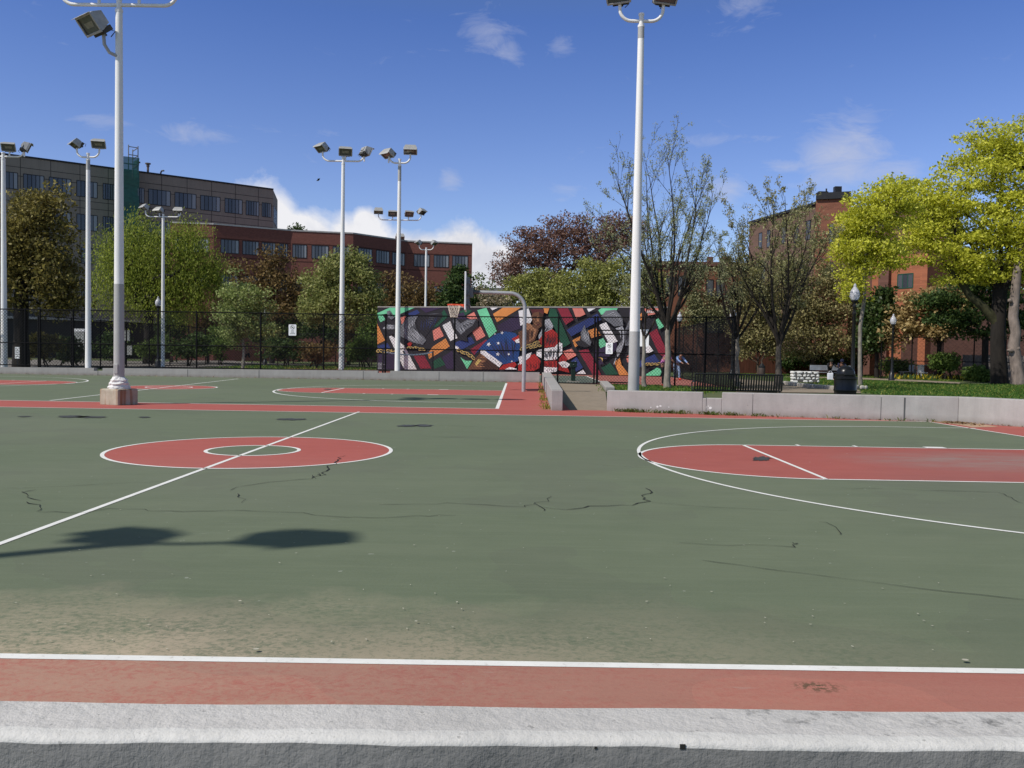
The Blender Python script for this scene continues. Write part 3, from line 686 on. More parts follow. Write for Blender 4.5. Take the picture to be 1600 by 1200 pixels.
c_ = mixc(nt_, mth(nt_, 'MULTIPLY', st_, .8), c_, (.25, .10, .03)); nt_.links.new(c_, b_.inputs['Base Color']); b_.inputs['Roughness'].default_value = .9; bump(nt_, b_, noise(nt_, 14, 5, .7, v_), .4)
bl = MB(); ang = R(-24); bl.box((0, 0, .18), (.60, .60, .40), ang); bl.build('concrete_base', m_rust, t, bevel=.035)
# behind the notched wall at right
q2 = at(991, 612, 22.6)
flood_pole('white pole behind notched pale wall, grey at bottom, two lamps facing us', (q2[0]-.02, q2[1]), 9.85, .148, .078, (.55, -.55), ((-.55, -24, 36), (.55, 18, 36)), grey_to=at(991, 518, 22.6)[2], grey_top=.34)
# along the far wall
def farpole(label, px, d, topy, wpx, arms, lamps, wtop=None, **kw):
    q = at(px, 560, d); H = at(px, topy, d)[2]; r0 = wpx*mpp(d)/2; r1 = (wtop or wpx*.62)*mpp(d)/2
    return flood_pole(label, (q[0], q[1]), H, r0, r1, arms, lamps, **kw)
dF = 41.9
farpole('white floodlight pole at the left edge of the picture', 6.5, 42.5, 247, 9.8, (1.0, -1.0), ((1.02, 118, 24), (.3, 16, 34), (-1.0, -30, 50)), 6)
farpole('white two-lamp pole in the wall notch left of the block-mounted pole', 138, dF-.2, 248, 9.5, (.53, -.53), ((-.53, -48, 58), (.53, 14, 40)), 5.6, grey_top=.5)
farpole('white three-lamp pole left of the mural, behind the black fence', 533.5, dF, 254, 8.6, (.98, -.98), ((-.98, -40, 50), (.1, 12, 38), (1.0, 128, 25)), 5.2)
farpole('white two-lamp pole rising in front of the mural left part', 621, dF-.3, 257, 8.8, (.5, -.5), ((-.52, -40, 60), (.5, 6, 56)), 5.0, grey_top=.75)
farpole('thinner distant three-lamp pole in front of the green willow', 254.5, 60, 340, 6, (1.2, -1.2), ((-1.2, -40, 55), (-.25, -24, 58), (1.05, 8, 56)), 4)
bp = farpole('distant pole with four lamps on a wide crossbar, mostly hidden', 622, 62, 345, 6, (1.5, -1.5), ((-1.5, 10, 54), (-.5, 10, 34), (.62, 24, 34), (1.5, 60, 50)), 4)
fl = flood(bp, (.05, -.2, at(622, 376, 62)[2]), 12, 50)
farpole('most distant two-lamp pole against the red-brown building', 664, 77, 391, 4, (.62, -.62), ((-.62, -60, 50), (.62, 60, 50)), 3.2)
# a neighbour outside the picture whose lamp shadows fall on the near court
flood_pole('two-lamp pole beyond the left edge that shades the near court', (-7.02, -10.85), 10.0, .125, .08, (.6, -.6), ((-.6, -20, 40), (.6, 25, 40)))

# ------------------------------------------------------------------ basketball hoop
Dh = 31.0; hb = G(818, 612); hx, hy = hb[0], hb[1]
t = thing('basketball_hoop', 'basketball hoop on a grey gooseneck pole beside the far court', 'basketball hoop', (hx, hy, 0))
m_galv = mat('galvanised_steel', (.42, .42, .425), .45, .35, var=.12, scale=5)
def hz(py, px=790): return at(px, py, Dh)[2]
def hxx(px, py=470): return at(px, py, Dh)[0]-hx
zA = hz(457.5); xB = hxx(735)
b = MB(); rr = .54
pts = [(0, 0, z) for z in np.linspace(-.05, zA-rr, 6)] + [(-rr*(1-math.cos(q)), 0, zA-rr+rr*math.sin(q)) for q in np.linspace(.15, PI/2, 10)] + [(xB*.6, 0, zA+.01), (xB, 0, zA+.02)]
b.tube(pts, .068, 16); b.build('gooseneck_pole', m_galv, t, smooth=True)
b = MB(); b.tube([(xB*.84, 0, zA+.016), (xB-.02, 0, zA+.02)], .074, 14); b.build('arm_sleeve', mat('dark_steel', (.12, .12, .125), .55, .3), t, smooth=True)
xBb = hxx(727); zb0, zb1 = hz(485.5, 727), hz(427, 727)
b = MB(); b.box((xBb, 0, (zb0+zb1)/2), (.055, 1.75, zb1-zb0), R(2.4)); bo = b.build('backboard', mat('white_backboard', (.82, .82, .82), .4, var=.04), t, bevel=.012)
b = MB(); zc = (zb0+zb1)/2
for yy in (-.3, .3): b.box((xBb+.1, yy, zc-.05), (.09, .06, zb1-zb0-.2))
for z in (zc-.45, zc-.1, zc+.3): b.box((xBb+.13, 0, z), (.06, .9, .06))
b.box((xBb+.2, 0, zA), (.14, .3, .35)); b.build('mounting_frame', mat('frame_steel', (.22, .22, .22), .5, .4), t)
zr = hz(475.5, 709); xr = hxx(709, 476)
b = MB(); b.tube([(xr+.235*math.cos(q), .235*math.sin(q), zr) for q in np.linspace(0, 2*PI, 33)], .011, 8, caps=False)
b.tube([(xr+.235, 0, zr), (xBb, 0, zr-.01)], .02, 8); b.box((xr+.28, 0, zr-.02), (.1, .2, .07)); 
for yy in (-.1, .1): b.tube([(xr+.22, yy, zr), (xBb, yy*.8, zr-.12)], .012, 6)
b.box((xBb-.04, 0, zr-.05), (.02, .16, .16))
b.tube([(xr+.235*math.cos(q), .235*math.sin(q), zr-.028) for q in np.linspace(0, 2*PI, 33)], .008, 6, caps=False)
b.build('rim', mat('orange_rim', (.72, .085, .03), .4, var=.06), t, smooth=True)
b = MB(); Nn = 14
def nr(k): return [.228, .2, .165, .135, .125][k]
lev = [0, .13, .25, .36, .43]
for i in range(Nn):
    for s in (1, -1):
        pts = []
        for k in range(5):
            an = 2*PI*(i+.5*k*s)/Nn; pts.append((xr+nr(k)*math.cos(an), nr(k)*math.sin(an), zr-.02-lev[k]))
        b.tube(pts, .0075, 5)
b.build('net', mat('net_cord', (.68, .62, .52), .85), t)

# ------------------------------------------------------------------ chain-link fences
m_fence = mat('black_fence_steel', (.009, .009, .010), .8, var=.3, spec=.1)
m_wire = mat('black_fence_wire', (.010, .010, .012), .6)
def chain(P, Q, z0, z1, pitch=.075, r=.0032):
    """diagonal wires of a chain-link panel between ground points P and Q"""
    P = np.array(P[:2]); Q = np.array(Q[:2]); L = np.linalg.norm(Q-P); d = (Q-P)/L; n = np.array([-d[1], d[0]]); H = z1-z0
    V = []
    for fam in (1, -1):
        for c in np.arange(-H, L, pitch*1.414):
            s0, s1 = max(0, c), min(L, c+H)
            if s1-s0 < .03: continue
            h0, h1 = s0-c, s1-c
            if fam < 0: h0, h1 = H-h0, H-h1
            a = np.array([*(P+d*s0+n*.006*fam), z0+h0]); e = np.array([*(P+d*s1+n*.006*fam), z0+h1])
            dr = np.array([d[0], d[1], fam]); up = np.array([-d[0]*fam, -d[1]*fam, 1.0]); up /= np.linalg.norm(up); sd = np.array([*n, 0])
            for pt in (a, e): V += [pt+up*r, pt-sd*r-up*r*.6, pt+sd*r-up*r*.6]
    V = np.array(V); k = len(V)//6; o = (np.arange(k)*6)[:, None]
    Qd = np.concatenate([o+np.array([[0, 1, 4, 3]]), o+np.array([[1, 2, 5, 4]]), o+np.array([[2, 0, 3, 5]])])
    return V, Qd
def fence(label, P, Q, z0, z1, npost, mids=(.55,), pr=.032, pitch=.075, r=.0032, cat='fence', posts=None, name='chain_link_fence', group=None):
    P = np.array(P[:2]); Q = np.array(Q[:2]); t = thing(name, label, cat, (P[0], P[1], 0), group); org = (P[0], P[1], 0)
    V, Qd = chain(P, Q, z0, z1, pitch, r); np_mesh('wire_mesh', V, Qd, m_wire, t, org)
    ts = posts if posts is not None else np.linspace(0, 1, npost)
    for u in ts:
        b = MB(); p = P+(Q-P)*u; b.tube([(p[0], p[1], -.1), (p[0], p[1], z1+.03)], pr, 8); b.tube([(p[0], p[1], z1+.03), (p[0], p[1], z1+.07)], [pr*1.15, pr*.4], 8); b.build('post', m_fence, t, smooth=True, origin=None).location = (-P[0], -P[1], 0)
    b = MB()
    for z in [z1, z0]+[z0+(z1-z0)*m for m in mids]:
        b.tube([(0, 0, z), (Q[0]-P[0], Q[1]-P[1], z)], .026, 8)
    b.build('rails', m_fence, t)
    return t
YF = 29.72
def fx(px): return at(px, 540, 41.7)[0]
Fl, Fm = (fx(-90), YF), (4.75, YF)
pp = [40, 63, 115, 190, 308, 408, 506.5, 603, 710.5]
L_ = Fm[0]-Fl[0]
fence('long black chain-link fence along the back of the far court', Fl, Fm, .42, at(440, 490, 41.7)[2], 0, mids=(.40,), posts=[0]+[(fx(p)-Fl[0])/L_ for p in pp]+[1], pr=.04, pitch=.105, r=.0062)
cF = base(1146, 38.0); cF2 = base(850, 41.3)
zt2 = at(1050, 495.5, 39)[2]
fr_ = fence('black chain-link fence with the gate in front of the right half of the mural', (4.8, YF), cF, 0.0, zt2, 0, mids=(.47,), pr=.04, pitch=.105, r=.0062, posts=[0, .083, .285, .30, .5, .515, .71, .86, 1.0])
g_ = MB(); P_, Q_ = np.array([4.8, YF]), cF[:2]; org = (4.8, YF)
for u in (.305, .495):
    p = P_+(Q_-P_)*u; g_.tube([(p[0]-org[0], p[1]-org[1], .05), (p[0]-org[0], p[1]-org[1], 2.3)], .03, 8)
for z in (.1, 1.25, 2.3, 2.48):
    p, q = P_+(Q_-P_)*.3, P_+(Q_-P_)*.5; g_.tube([(p[0]-org[0], p[1]-org[1], z), (q[0]-org[0], q[1]-org[1], z)], .028, 8)
g_.build('gate_frame', m_fence, fr_)
sB = mw_r+np.array([.45, -.3, 0])
fence('black fence with dense mesh running back from the corner to the mural', cF, sB, 0.0, zt2, 6, mids=(.47,), pitch=.10, r=.0045)
# lower fence of the neighbouring court behind, seen through the long fence at left
fence('dark chain-link fence further back at left, dropping away rightward', base(60, 49), base(345, 76), 0, 3.0, 9, mids=(.5,), pr=.045, pitch=.12, r=.005)
fence('farthest chain-link fence behind the hedges left of the mural', base(345, 76), base(600, 72), 0, 2.7, 8, mids=(.5,), pr=.045, pitch=.14, r=.006)
# iron fence at the right, in front of the brick wall
fence('black iron fence before the brown brick wall at right', base(1376, 62), base(1620, 60), 0, at(1500, 528, 61)[2], 6, mids=(.43,), pr=.045, pitch=.2, r=.005)

# ------------------------------------------------------------------ signs on the fences
m_sign = mat('white_sign', (.84, .84, .84), .4, var=.03); m_ink = mat('black_ink', (.02, .02, .02), .6)
def nodog(label, loc, wd, ht, yaw):
    t = thing('prohibition_sign', label, 'sign', loc, 'white prohibition signs on the fence', yaw)
    b = MB(); c = .035; pts = []
    for sx, sy, a0 in ((1, -1, -PI/2), (1, 1, 0), (-1, 1, PI/2), (-1, -1, PI)):
        for q in np.linspace(a0, a0+PI/2, 5): pts.append((sx*(wd/2-c)+c*math.cos(q), sy*(ht/2-c)+c*math.sin(q)))
    b.v = [(x, 0, z) for x, z in pts]+[(x, .008, z) for x, z in pts]; n = len(pts)
    b.f = [list(range(n)), [n+i for i in range(n)][::-1]]+[[i, n+i, n+(i+1) % n, (i+1) % n] for i in range(n)]; b.mi = [0]*len(b.f)
    b.build('plate', m_sign, t)
    s = MB(); r = wd*.27; zc = ht*.24
    for i in range(28):
        q0, q1 = 2*PI*i/28, 2*PI*(i+1)/28
        s.poly([(k*math.cos(q), -.004, zc+k*math.sin(q)) for k, q in ((r*.84, q0), (r, q0), (r, q1), (r*.84, q1))])
    e = r*.07; f = r*.64
    s.poly([(-f-e, -.004, zc+f-e), (f-e, -.004, zc-f-e), (f+e, -.004, zc-f+e), (-f+e, -.004, zc+f+e)])
    s.poly([(x*r, -.0038, zc+z*r) for x, z in ((-.5, .12), (-.42, .3), (-.25, .22), (.3, .22), (.45, .4), (.5, .36), (.36, .1), (.36, -.4), (.24, -.4), (.2, -.05), (-.2, -.05), (-.24, -.4), (-.36, -.4), (-.36, .08))])
    s.build('symbol', m_ink, t)
    for i, (w_, sz) in enumerate((('NO', .085), ('DOGS', .06), ('ALLOWED', .06))):
        text_mb(w_, sz*wd/.42, 'lettering', m_ink, t, (0, -.004, -ht*(.12+.115*i)), (PI/2, 0, 0))
dS = 41.35; c = at(455.5, 515.5, dS)
nodog('white rounded no-dogs sign hanging on the fence left of the mural', (c[0], YF-.06, c[2]), 12*mpp(dS), 17.5*mpp(dS), 0)
fa = math.atan2((Q_-P_)[1], (Q_-P_)[0]); fn = np.array([-math.sin(fa), math.cos(fa), 0]); c = onplane(952.5, 544.5, (*P_, 0), fn)
nodog('white rounded no-dogs sign hanging on the gate before the mural', tuple(c-fn*.06), 11.5*mpp(39.5), 17.5*mpp(39.5), fa)
c = onplane(1007, 528, (*P_, 0), fn)-fn*.06
t = thing('notice_board', 'tall white notice board with fine print, half hidden by white pole', 'notice', tuple(c), None, fa)
b = MB(); b.box((0, 0, 0), (15.5*mpp(39), .012, 27*mpp(39))); b.build('plate', m_sign, t)
b = MB()
for i in range(10): b.box((.04+rng.uniform(-.02, .02), -.008, .3-i*.055), (rng.uniform(.12, .2), .002, .014))
b.build('fine_print', mat('grey_ink', (.28, .28, .28), .7), t)

# ------------------------------------------------------------------ mural wall
wd = mw_r-mw_l; mwn = np.array([-wd[1], wd[0], 0]); mwn = mwn/np.linalg.norm(mwn); mwL = np.linalg.norm(wd[:2])
z_l, z_r = at(589, 480.5, 63.0)[2], at(1041, 481, 57.2)[2]
t = thing('mural_wall', 'tall practice wall covered in a colourful painted mural', 'mural wall', (mw_l[0], mw_l[1], 0))
b = MB(); b.prism([tuple(mw_l[:2]), tuple(mw_r[:2]), tuple(mw_r[:2]+mwn[:2]*.35), tuple(mw_l[:2]+mwn[:2]*.35)], -.1, [z_l, z_r, z_r, z_l])
b.build('wall', mat('mural_black', (.022, .02, .026), .75, var=.15), t, origin=(mw_l[0], mw_l[1], 0))
b = MB(); b.prism([tuple(mw_l[:2]-mwn[:2]*.02), tuple(mw_r[:2]-mwn[:2]*.02), tuple(mw_r[:2]+mwn[:2]*.37), tuple(mw_l[:2]+mwn[:2]*.37)], [z_l+.003, z_r+.003, z_r+.003, z_l+.003], [z_l+.07, z_r+.07, z_r+.07, z_l+.07])
b.build('coping', m_conc, t, origin=(mw_l[0], mw_l[1], 0))
mc = dict(mint=(.16, .56, .31), orange=(.62, .235, .065), blue=(.028, .045, .17), white=(.74, .72, .72), crimson=(.25, .022, .042), green=(.014, .075, .042), purple=(.036, .022, .058),
          salmon=(.66, .21, .165), flag=(.014, .055, .19), brown=(.13, .058, .032), tan=(.36, .17, .085), dkbrown=(.05, .022, .016), gold=(.55, .38, .12), red=(.36, .022, .02), grey=(.15, .155, .175), lgrey=(.36, .37, .40), black=(.012, .011, .014), maroon=(.085, .018, .02), dred=(.16, .012, .014))
mk = list(mc); mmats = [mat('mural_'+k, v, .75, var=.24, scale=.8) for k, v in mc.items()]
mu = MB(); lay = [0]
def mp(col, pts, reg):
    lay[0] += 1; mu.m = mk.index(col); ox, oy = ((580, 450), (820, 450))[reg]
    off = -mwn*(.004+lay[0]*.0006)
    out = []
    for u, v in pts:
        q = onplane(ox+u/6.667, oy+v/6.667, mw_l, mwn); q[2] = min(max(q[2], .0), min(z_l, z_r)-.005); out.append(q+off)
    mu.poly(out)
def strokes(col, reg, a, b, n, wdt, ln, spread=8):
    """hand-painted feather or fold strokes running from near a to near b"""
    for i in range(n):
        k = (i+.5)/n; p = np.array(a[0])*(1-k)+np.array(a[1])*k; q = np.array(b[0])*(1-k)+np.array(b[1])*k
        p = p+rng.normal(0, spread, 2); q = q+rng.normal(0, spread, 2); d = q-p; d = d/(np.linalg.norm(d)+1e-6); nn = np.array([-d[1], d[0]])*wdt
        m_ = p+(q-p)*.5+nn*rng.uniform(-2, 2); mp(col, [p, m_-nn, q, m_+nn], reg)
def star(c, r, reg):
    a0 = rng.uniform(0, 1); mp('white', [(c[0]+(r if i % 2 == 0 else r*.4)*math.sin(a0+i*PI/5), c[1]-(r if i % 2 == 0 else r*.4)*math.cos(a0+i*PI/5)) for i in range(10)], reg)
def ring(c, rx, ry, ang, reg, col='gold', wdt=.28):
    pts = []
    for s, rng_ in ((1, np.linspace(0, 2*PI, 13)), (1-wdt, np.linspace(2*PI, 0, 13))):
        for q in rng_:
            x, y = rx*s*math.cos(q), ry*(s if s == 1 else s*.72)*math.sin(q); pts.append((c[0]+x*math.cos(ang)-y*math.sin(ang), c[1]+x*math.sin(ang)+y*math.cos(ang)))
    mp(col, pts, reg)
def chainlinks(a, b, n, reg):
    a = np.array(a, float); b = np.array(b, float); an = math.atan2(b[1]-a[1], b[0]-a[0])
    for i in range(n):
        c = a+(b-a)*(i+.5)/n+rng.normal(0, 4, 2); l = np.linalg.norm(b-a)/n
        mp('black', [c+np.array([math.cos(q)*l*.85, math.sin(q)*l*.55]) for q in np.linspace(0, 2*PI, 12)[:-1]], reg)
        ring(c, l*.78, l*.42 if i % 2 else l*.5, an+(.35 if i % 2 else -.3), reg)
# left half
for col, pts in (('mint', [(65, 262), (195, 203), (455, 203), (305, 268), (250, 300), (200, 262), (65, 280)]), ('mint', [(66, 283), (112, 275), (150, 330), (95, 358)]), ('orange', [(62, 370), (145, 545), (65, 588)]), ('blue', [(66, 602), (170, 575), (212, 640), (66, 645)]),
    ('purple', [(75, 690), (240, 660), (330, 845), (75, 845)]), ('white', [(185, 508), (210, 495), (345, 600), (475, 848), (345, 848)]), ('crimson', [(440, 705), (555, 703), (628, 838), (515, 840)]), ('green', [(625, 775), (722, 720), (772, 800), (660, 842)]), ('purple', [(740, 720), (850, 650), (860, 842), (785, 842)]),
    ('orange', [(590, 690), (640, 612), (775, 525), (820, 608), (605, 738)]), ('salmon', [(640, 445), (712, 405), (757, 500), (655, 548)]), ('white', [(742, 390), (822, 345), (900, 520), (825, 553)]), ('salmon', [(305, 310), (372, 283), (320, 385)]), ('green', [(600, 430), (760, 225), (802, 300), (700, 395)]),
    ('blue', [(380, 268), (480, 225), (507, 260), (420, 300)]), ('purple', [(500, 205), (742, 205), (570, 258)]), ('blue', [(520, 455), (600, 400), (640, 425), (560, 470)]), ('blue', [(865, 570), (1040, 508), (1082, 570), (950, 640), (870, 640)]), ('salmon', [(1040, 428), (1142, 402), (1190, 500), (1100, 550)]),
    ('salmon', [(985, 298), (1072, 250), (1117, 345), (1040, 330)]), ('mint', [(1105, 232), (1200, 205), (1310, 450), (1230, 518)]), ('green', [(920, 245), (1010, 215), (1050, 240), (960, 300)]), ('orange', [(1270, 270), (1372, 205), (1562, 205), (1310, 357)]), ('white', [(1240, 205), (1322, 205), (1262, 232)]), ('purple', [(1310, 392), (1540, 270), (1565, 420), (1420, 470), (1330, 450)]), ('purple', [(880, 290), (960, 250), (1000, 330), (920, 370)]),
    ('crimson', [(1030, 640), (1200, 535), (1212, 560), (1072, 700)]), ('mint', [(930, 720), (985, 758), (1052, 758), (1000, 845)])): mp(col, pts, 0)
mp('black', [(430, 420), (520, 290), (740, 262), (745, 300), (640, 410), (560, 520), (470, 480)], 0); strokes('blue', 0, ((500, 330), (720, 270)), ((520, 460), (640, 420)), 7, 3, 1)
for y in range(6): strokes('grey', 0, ((580, 275+y*16), (590, 278+y*16)), ((725-y*18, 265+y*22), (730-y*18, 268+y*22)), 1, 2.2, 1, 3)
mp('grey', [(310, 395), (375, 305), (490, 290), (455, 355), (470, 430), (560, 520), (575, 545), (540, 592), (430, 565), (300, 500)], 0); strokes('lgrey', 0, ((330, 410), (470, 300)), ((330, 520), (450, 400)), 16, 4, 1); strokes('black', 0, ((340, 400), (460, 320)), ((400, 520), (540, 560)), 12, 3.5, 1); strokes('lgrey', 0, ((330, 440), (440, 400)), ((480, 580), (560, 545)), 14, 4, 1)
mp('black', [(130, 440), (170, 385), (245, 395), (250, 480), (190, 490)], 0); mp('grey', [(130, 415), (170, 380), (247, 385), (247, 430), (160, 432)], 0); strokes('lgrey', 0, ((165, 385), (165, 425)), ((245, 390), (245, 428)), 6, 3.5, 1, 4); mp('grey', [(165, 245), (200, 232), (245, 310), (215, 330), (180, 310)], 0); strokes('black', 0, ((180, 245), (200, 300)), ((215, 255), (240, 310)), 6, 3, 1, 4)
mp('lgrey', [(125, 420), (142, 405), (150, 425), (138, 432)], 0); mp('red', [(380, 580), (410, 562), (430, 575), (415, 605), (390, 605)], 0)
chainlinks((65, 655), (248, 655), 5, 0); chainlinks((380, 612), (565, 640), 6, 0)
for i in range(4): mp('black', [(330+i*7, 660+i*12), (345+i*7, 655+i*12), (350+i*6, 668+i*12), (336+i*6, 672+i*12)], 0)
for i in range(5): mp('lgrey', [(75, 780+i*14), (75+rng.uniform(45, 72), 780+i*14), (140, 785+i*14), (75, 786+i*14)], 0)
mp('black', [(830, 340), (880, 315), (1000, 330), (1110, 320), (1120, 400), (1000, 500), (1010, 560), (930, 540), (850, 420)], 0); mp('grey', [(850, 335), (885, 322), (935, 372), (1000, 330), (1095, 330), (1060, 390), (985, 440), (940, 488), (890, 430)], 0); strokes('lgrey', 0, ((920, 390), (1000, 345)), ((935, 480), (1080, 345)), 15, 3.5, 1); strokes('black', 0, ((930, 400), (1010, 350)), ((950, 470), (1070, 370)), 10, 3, 1)
mp('white', [(865, 610), (885, 600), (918, 618), (910, 640), (880, 632)], 0); chainlinks((900, 640), (1085, 735), 6, 0)
mp('brown', [(1010, 848), (1085, 740), (1150, 660), (1260, 740), (1330, 848)], 0); mp('dkbrown', [(1150, 800), (1230, 730), (1330, 830), (1300, 848), (1160, 848)], 0); strokes('tan', 0, ((1060, 840), (1140, 690)), ((1180, 840), (1220, 720)), 7, 5, 1); mp('gold', [(1085, 790), (1122, 738), (1152, 752), (1105, 810)], 0)
mp('flag', [(1080, 690), (1190, 565), (1300, 480), (1400, 452), (1510, 470), (1565, 560), (1535, 762), (1440, 782), (1345, 802), (1150, 640)], 0); strokes('blue', 0, ((1200, 570), (1500, 490)), ((1300, 720), (1500, 740)), 14, 9, 1, 18); strokes('black', 0, ((1230, 560), (1520, 500)), ((1330, 740), (1510, 740)), 10, 5, 1, 16)
mp('white', [(1148, 640), (1185, 650), (1372, 785), (1340, 826), (1142, 678)], 0); strokes('grey', 0, ((1200, 690), (1330, 780)), ((1215, 715), (1345, 800)), 5, 4, 1, 6)
for c, r in (((1230, 587), 26), ((1368, 466), 19), ((1330, 575), 20), ((1325, 690), 22), ((1437, 690), 17), ((1470, 765), 12), ((1295, 480), 10)): star(c, r, 0)
mp('red', [(1380, 800), (1500, 770), (1522, 800), (1480, 848), (1335, 848)], 0); mp('white', [(1400, 848), (1450, 822), (1520, 840), (1520, 848)], 0); mp('red', [(1470, 530), (1560, 480), (1580, 500), (1500, 560)], 0); mp('white', [(1500, 545), (1575, 515), (1600, 560), (1520, 575)], 0); mp('lgrey', [(1535, 790), (1600, 740), (1600, 848), (1540, 840)], 0)
# right half
for col, pts in (('white', [(-60, 240), (45, 213), (82, 330), (60, 370), (-40, 392)]), ('orange', [(200, 212), (260, 212), (240, 270), (205, 255)]), ('green', [(250, 290), (270, 213), (325, 220), (480, 578), (400, 622), (340, 470)]), ('crimson', [(345, 213), (455, 212), (515, 330), (430, 385)]), ('salmon', [(500, 212), (605, 212), (636, 275), (540, 317)]), ('white', [(650, 215), (742, 212), (670, 250)]),
    ('blue', [(440, 437), (760, 268), (802, 330), (490, 505)]), ('mint', [(770, 232), (800, 212), (972, 212), (950, 245), (800, 280)]), ('white', [(780, 385), (850, 358), (972, 555), (885, 590)]), ('orange', [(660, 447), (742, 413), (802, 490), (700, 522)]), ('mint', [(755, 550), (822, 520), (860, 600), (800, 642)]), ('purple', [(730, 650), (962, 560), (962, 640), (850, 740), (742, 742)]), ('salmon', [(400, 660), (492, 633), (545, 700), (455, 750)]),
    ('crimson', [(565, 655), (662, 633), (722, 740), (800, 905), (712, 905)]), ('blue', [(490, 760), (545, 718), (612, 830), (540, 872), (490, 850)]), ('white', [(540, 892), (612, 850), (642, 895)]), ('green', [(800, 832), (892, 780), (982, 900), (850, 905)]), ('orange', [(935, 775), (992, 728), (1012, 800), (1092, 908), (990, 908)]), ('salmon', [(1060, 722), (1092, 690), (1160, 700), (1120, 800), (1070, 770)]), ('orange', [(500, 545), (585, 500), (570, 590), (530, 620)]),
    ('mint', [(1365, 332), (1432, 300), (1470, 390), (1402, 432)]), ('crimson', [(1300, 472), (1377, 423), (1475, 640), (1455, 725), (1400, 682)]), ('white', [(1200, 560), (1300, 595), (1342, 655), (1275, 685)]), ('blue', [(1190, 830), (1200, 760), (1352, 690), (1410, 770), (1270, 800)]), ('mint', [(1255, 905), (1380, 828), (1440, 850), (1410, 912), (1258, 912)]), ('salmon', [(1240, 215), (1412, 212), (1422, 262), (1290, 287)]), ('orange', [(1190, 290), (1222, 258), (1222, 335), (1195, 335)]), ('purple', [(1090, 230), (1200, 225), (1190, 400), (1100, 420)])): mp(col, pts, 1)
for i in range(2): mp('white', [(1275, 238+i*13), (1400, 236+i*13), (1400, 244+i*13), (1275, 247+i*13)], 1)
mp('maroon', [(60, 222), (205, 222), (205, 275), (150, 250), (88, 275)], 1); mp('brown', [(75, 290), (100, 258), (152, 248), (198, 272), (202, 335), (180, 400), (140, 430), (98, 392)], 1); mp('dkbrown', [(150, 250), (198, 272), (202, 335), (185, 395), (165, 330)], 1); mp('dkbrown', [(88, 300), (130, 292), (130, 312), (92, 318)], 1); mp('dkbrown', [(148, 300), (190, 300), (186, 318), (150, 316)], 1); mp('tan', [(134, 300), (146, 300), (156, 350), (128, 352)], 1); mp('maroon', [(118, 375), (160, 373), (150, 390), (126, 390)], 1); strokes('tan', 1, ((88, 320), (115, 400)), ((110, 300), (135, 390)), 5, 4, 1, 4)
mp('brown', [(-60, 460), (20, 420), (92, 380), (152, 440), (110, 545), (40, 590), (-40, 640)], 1); mp('tan', [(70, 400), (130, 430), (100, 530), (55, 560)], 1); strokes('dkbrown', 1, ((0, 440), (100, 420)), ((10, 600), (100, 530)), 9, 6, 1); mp('tan', [(10, 360), (60, 370), (90, 400), (40, 440), (0, 420)], 1)
mp('lgrey', [(215, 335), (262, 318), (305, 400), (280, 440), (210, 462), (160, 565), (148, 500), (180, 440)], 1); strokes('black', 1, ((220, 340), (290, 410)), ((170, 520), (220, 450)), 8, 4, 1); mp('red', [(140, 565), (200, 470), (290, 428), (342, 470), (372, 560), (330, 612), (200, 622)], 1); strokes('dred', 1, ((200, 490), (340, 480)), ((200, 610), (340, 600)), 12, 9, 1, 14); strokes('black', 1, ((230, 480), (350, 520)), ((220, 600), (300, 600)), 5, 4, 1, 12)
mp('white', [(130, 652), (210, 630), (320, 615), (362, 565), (397, 580), (397, 680), (330, 747), (220, 752), (130, 702)], 1); strokes('grey', 1, ((150, 680), (380, 600)), ((200, 740), (340, 735)), 13, 6, 1, 12); strokes('black', 1, ((170, 670), (360, 620)), ((220, 730), (300, 735)), 7, 5, 1, 12)
mp('red', [(-60, 800), (60, 700), (112, 688), (172, 760), (160, 832), (100, 862), (-60, 862)], 1); mp('white', [(-60, 720), (80, 670), (60, 720), (-40, 800)], 1); mp('red', [(190, 762), (350, 760), (402, 690), (452, 740), (432, 770), (472, 882), (350, 852), (190, 802)], 1); strokes('dred', 1, ((20, 770), (430, 720)), ((20, 850), (440, 850)), 18, 9, 1, 18); mp('white', [(355, 775), (420, 760), (478, 792), (450, 832), (400, 826)], 1); mp('white', [(190, 822), (362, 830), (330, 872), (200, 884)], 1); strokes('grey', 1, ((220, 840), (340, 840)), ((240, 870), (330, 865)), 6, 5, 1, 8); strokes('grey', 1, ((380, 780), (450, 790)), ((400, 820), (440, 820)), 4, 4, 1, 6)
chainlinks((-30, 640), (150, 560), 6, 1); chainlinks((60, 620), (170, 600), 4, 1)
mp('grey', [(800, 300), (850, 238), (952, 228), (1022, 310), (1032, 392), (940, 402)], 1)
for i in range(11): mp('black' if i % 2 else 'lgrey', [(800+i*10, 310-i*7), (930+i*8, 250+i*9), (1025, 330+i*7), (930+i*8, 262+i*9)], 1)
mp('lgrey', [(950, 422), (1022, 398), (1042, 440), (1042, 560), (1010, 662), (970, 722), (958, 640), (1002, 560), (1000, 470)], 1); strokes('black', 1, ((960, 430), (1030, 420)), ((990, 650), (1030, 560)), 9, 4, 1, 10); mp('grey', [(1050, 440), (1095, 330), (1110, 470), (1090, 600), (1050, 600)], 1); strokes('black', 1, ((1055, 450), (1100, 380)), ((1055, 590), (1095, 590)), 10, 4, 1, 8)
mp('grey', [(590, 470), (630, 385), (662, 500), (702, 560), (690, 602), (600, 552)], 1); strokes('lgrey', 1, ((600, 470), (650, 420)), ((640, 560), (690, 580)), 9, 4, 1, 8); mp('black', [(530, 560), (600, 540), (690, 605), (640, 620), (560, 600)], 1)
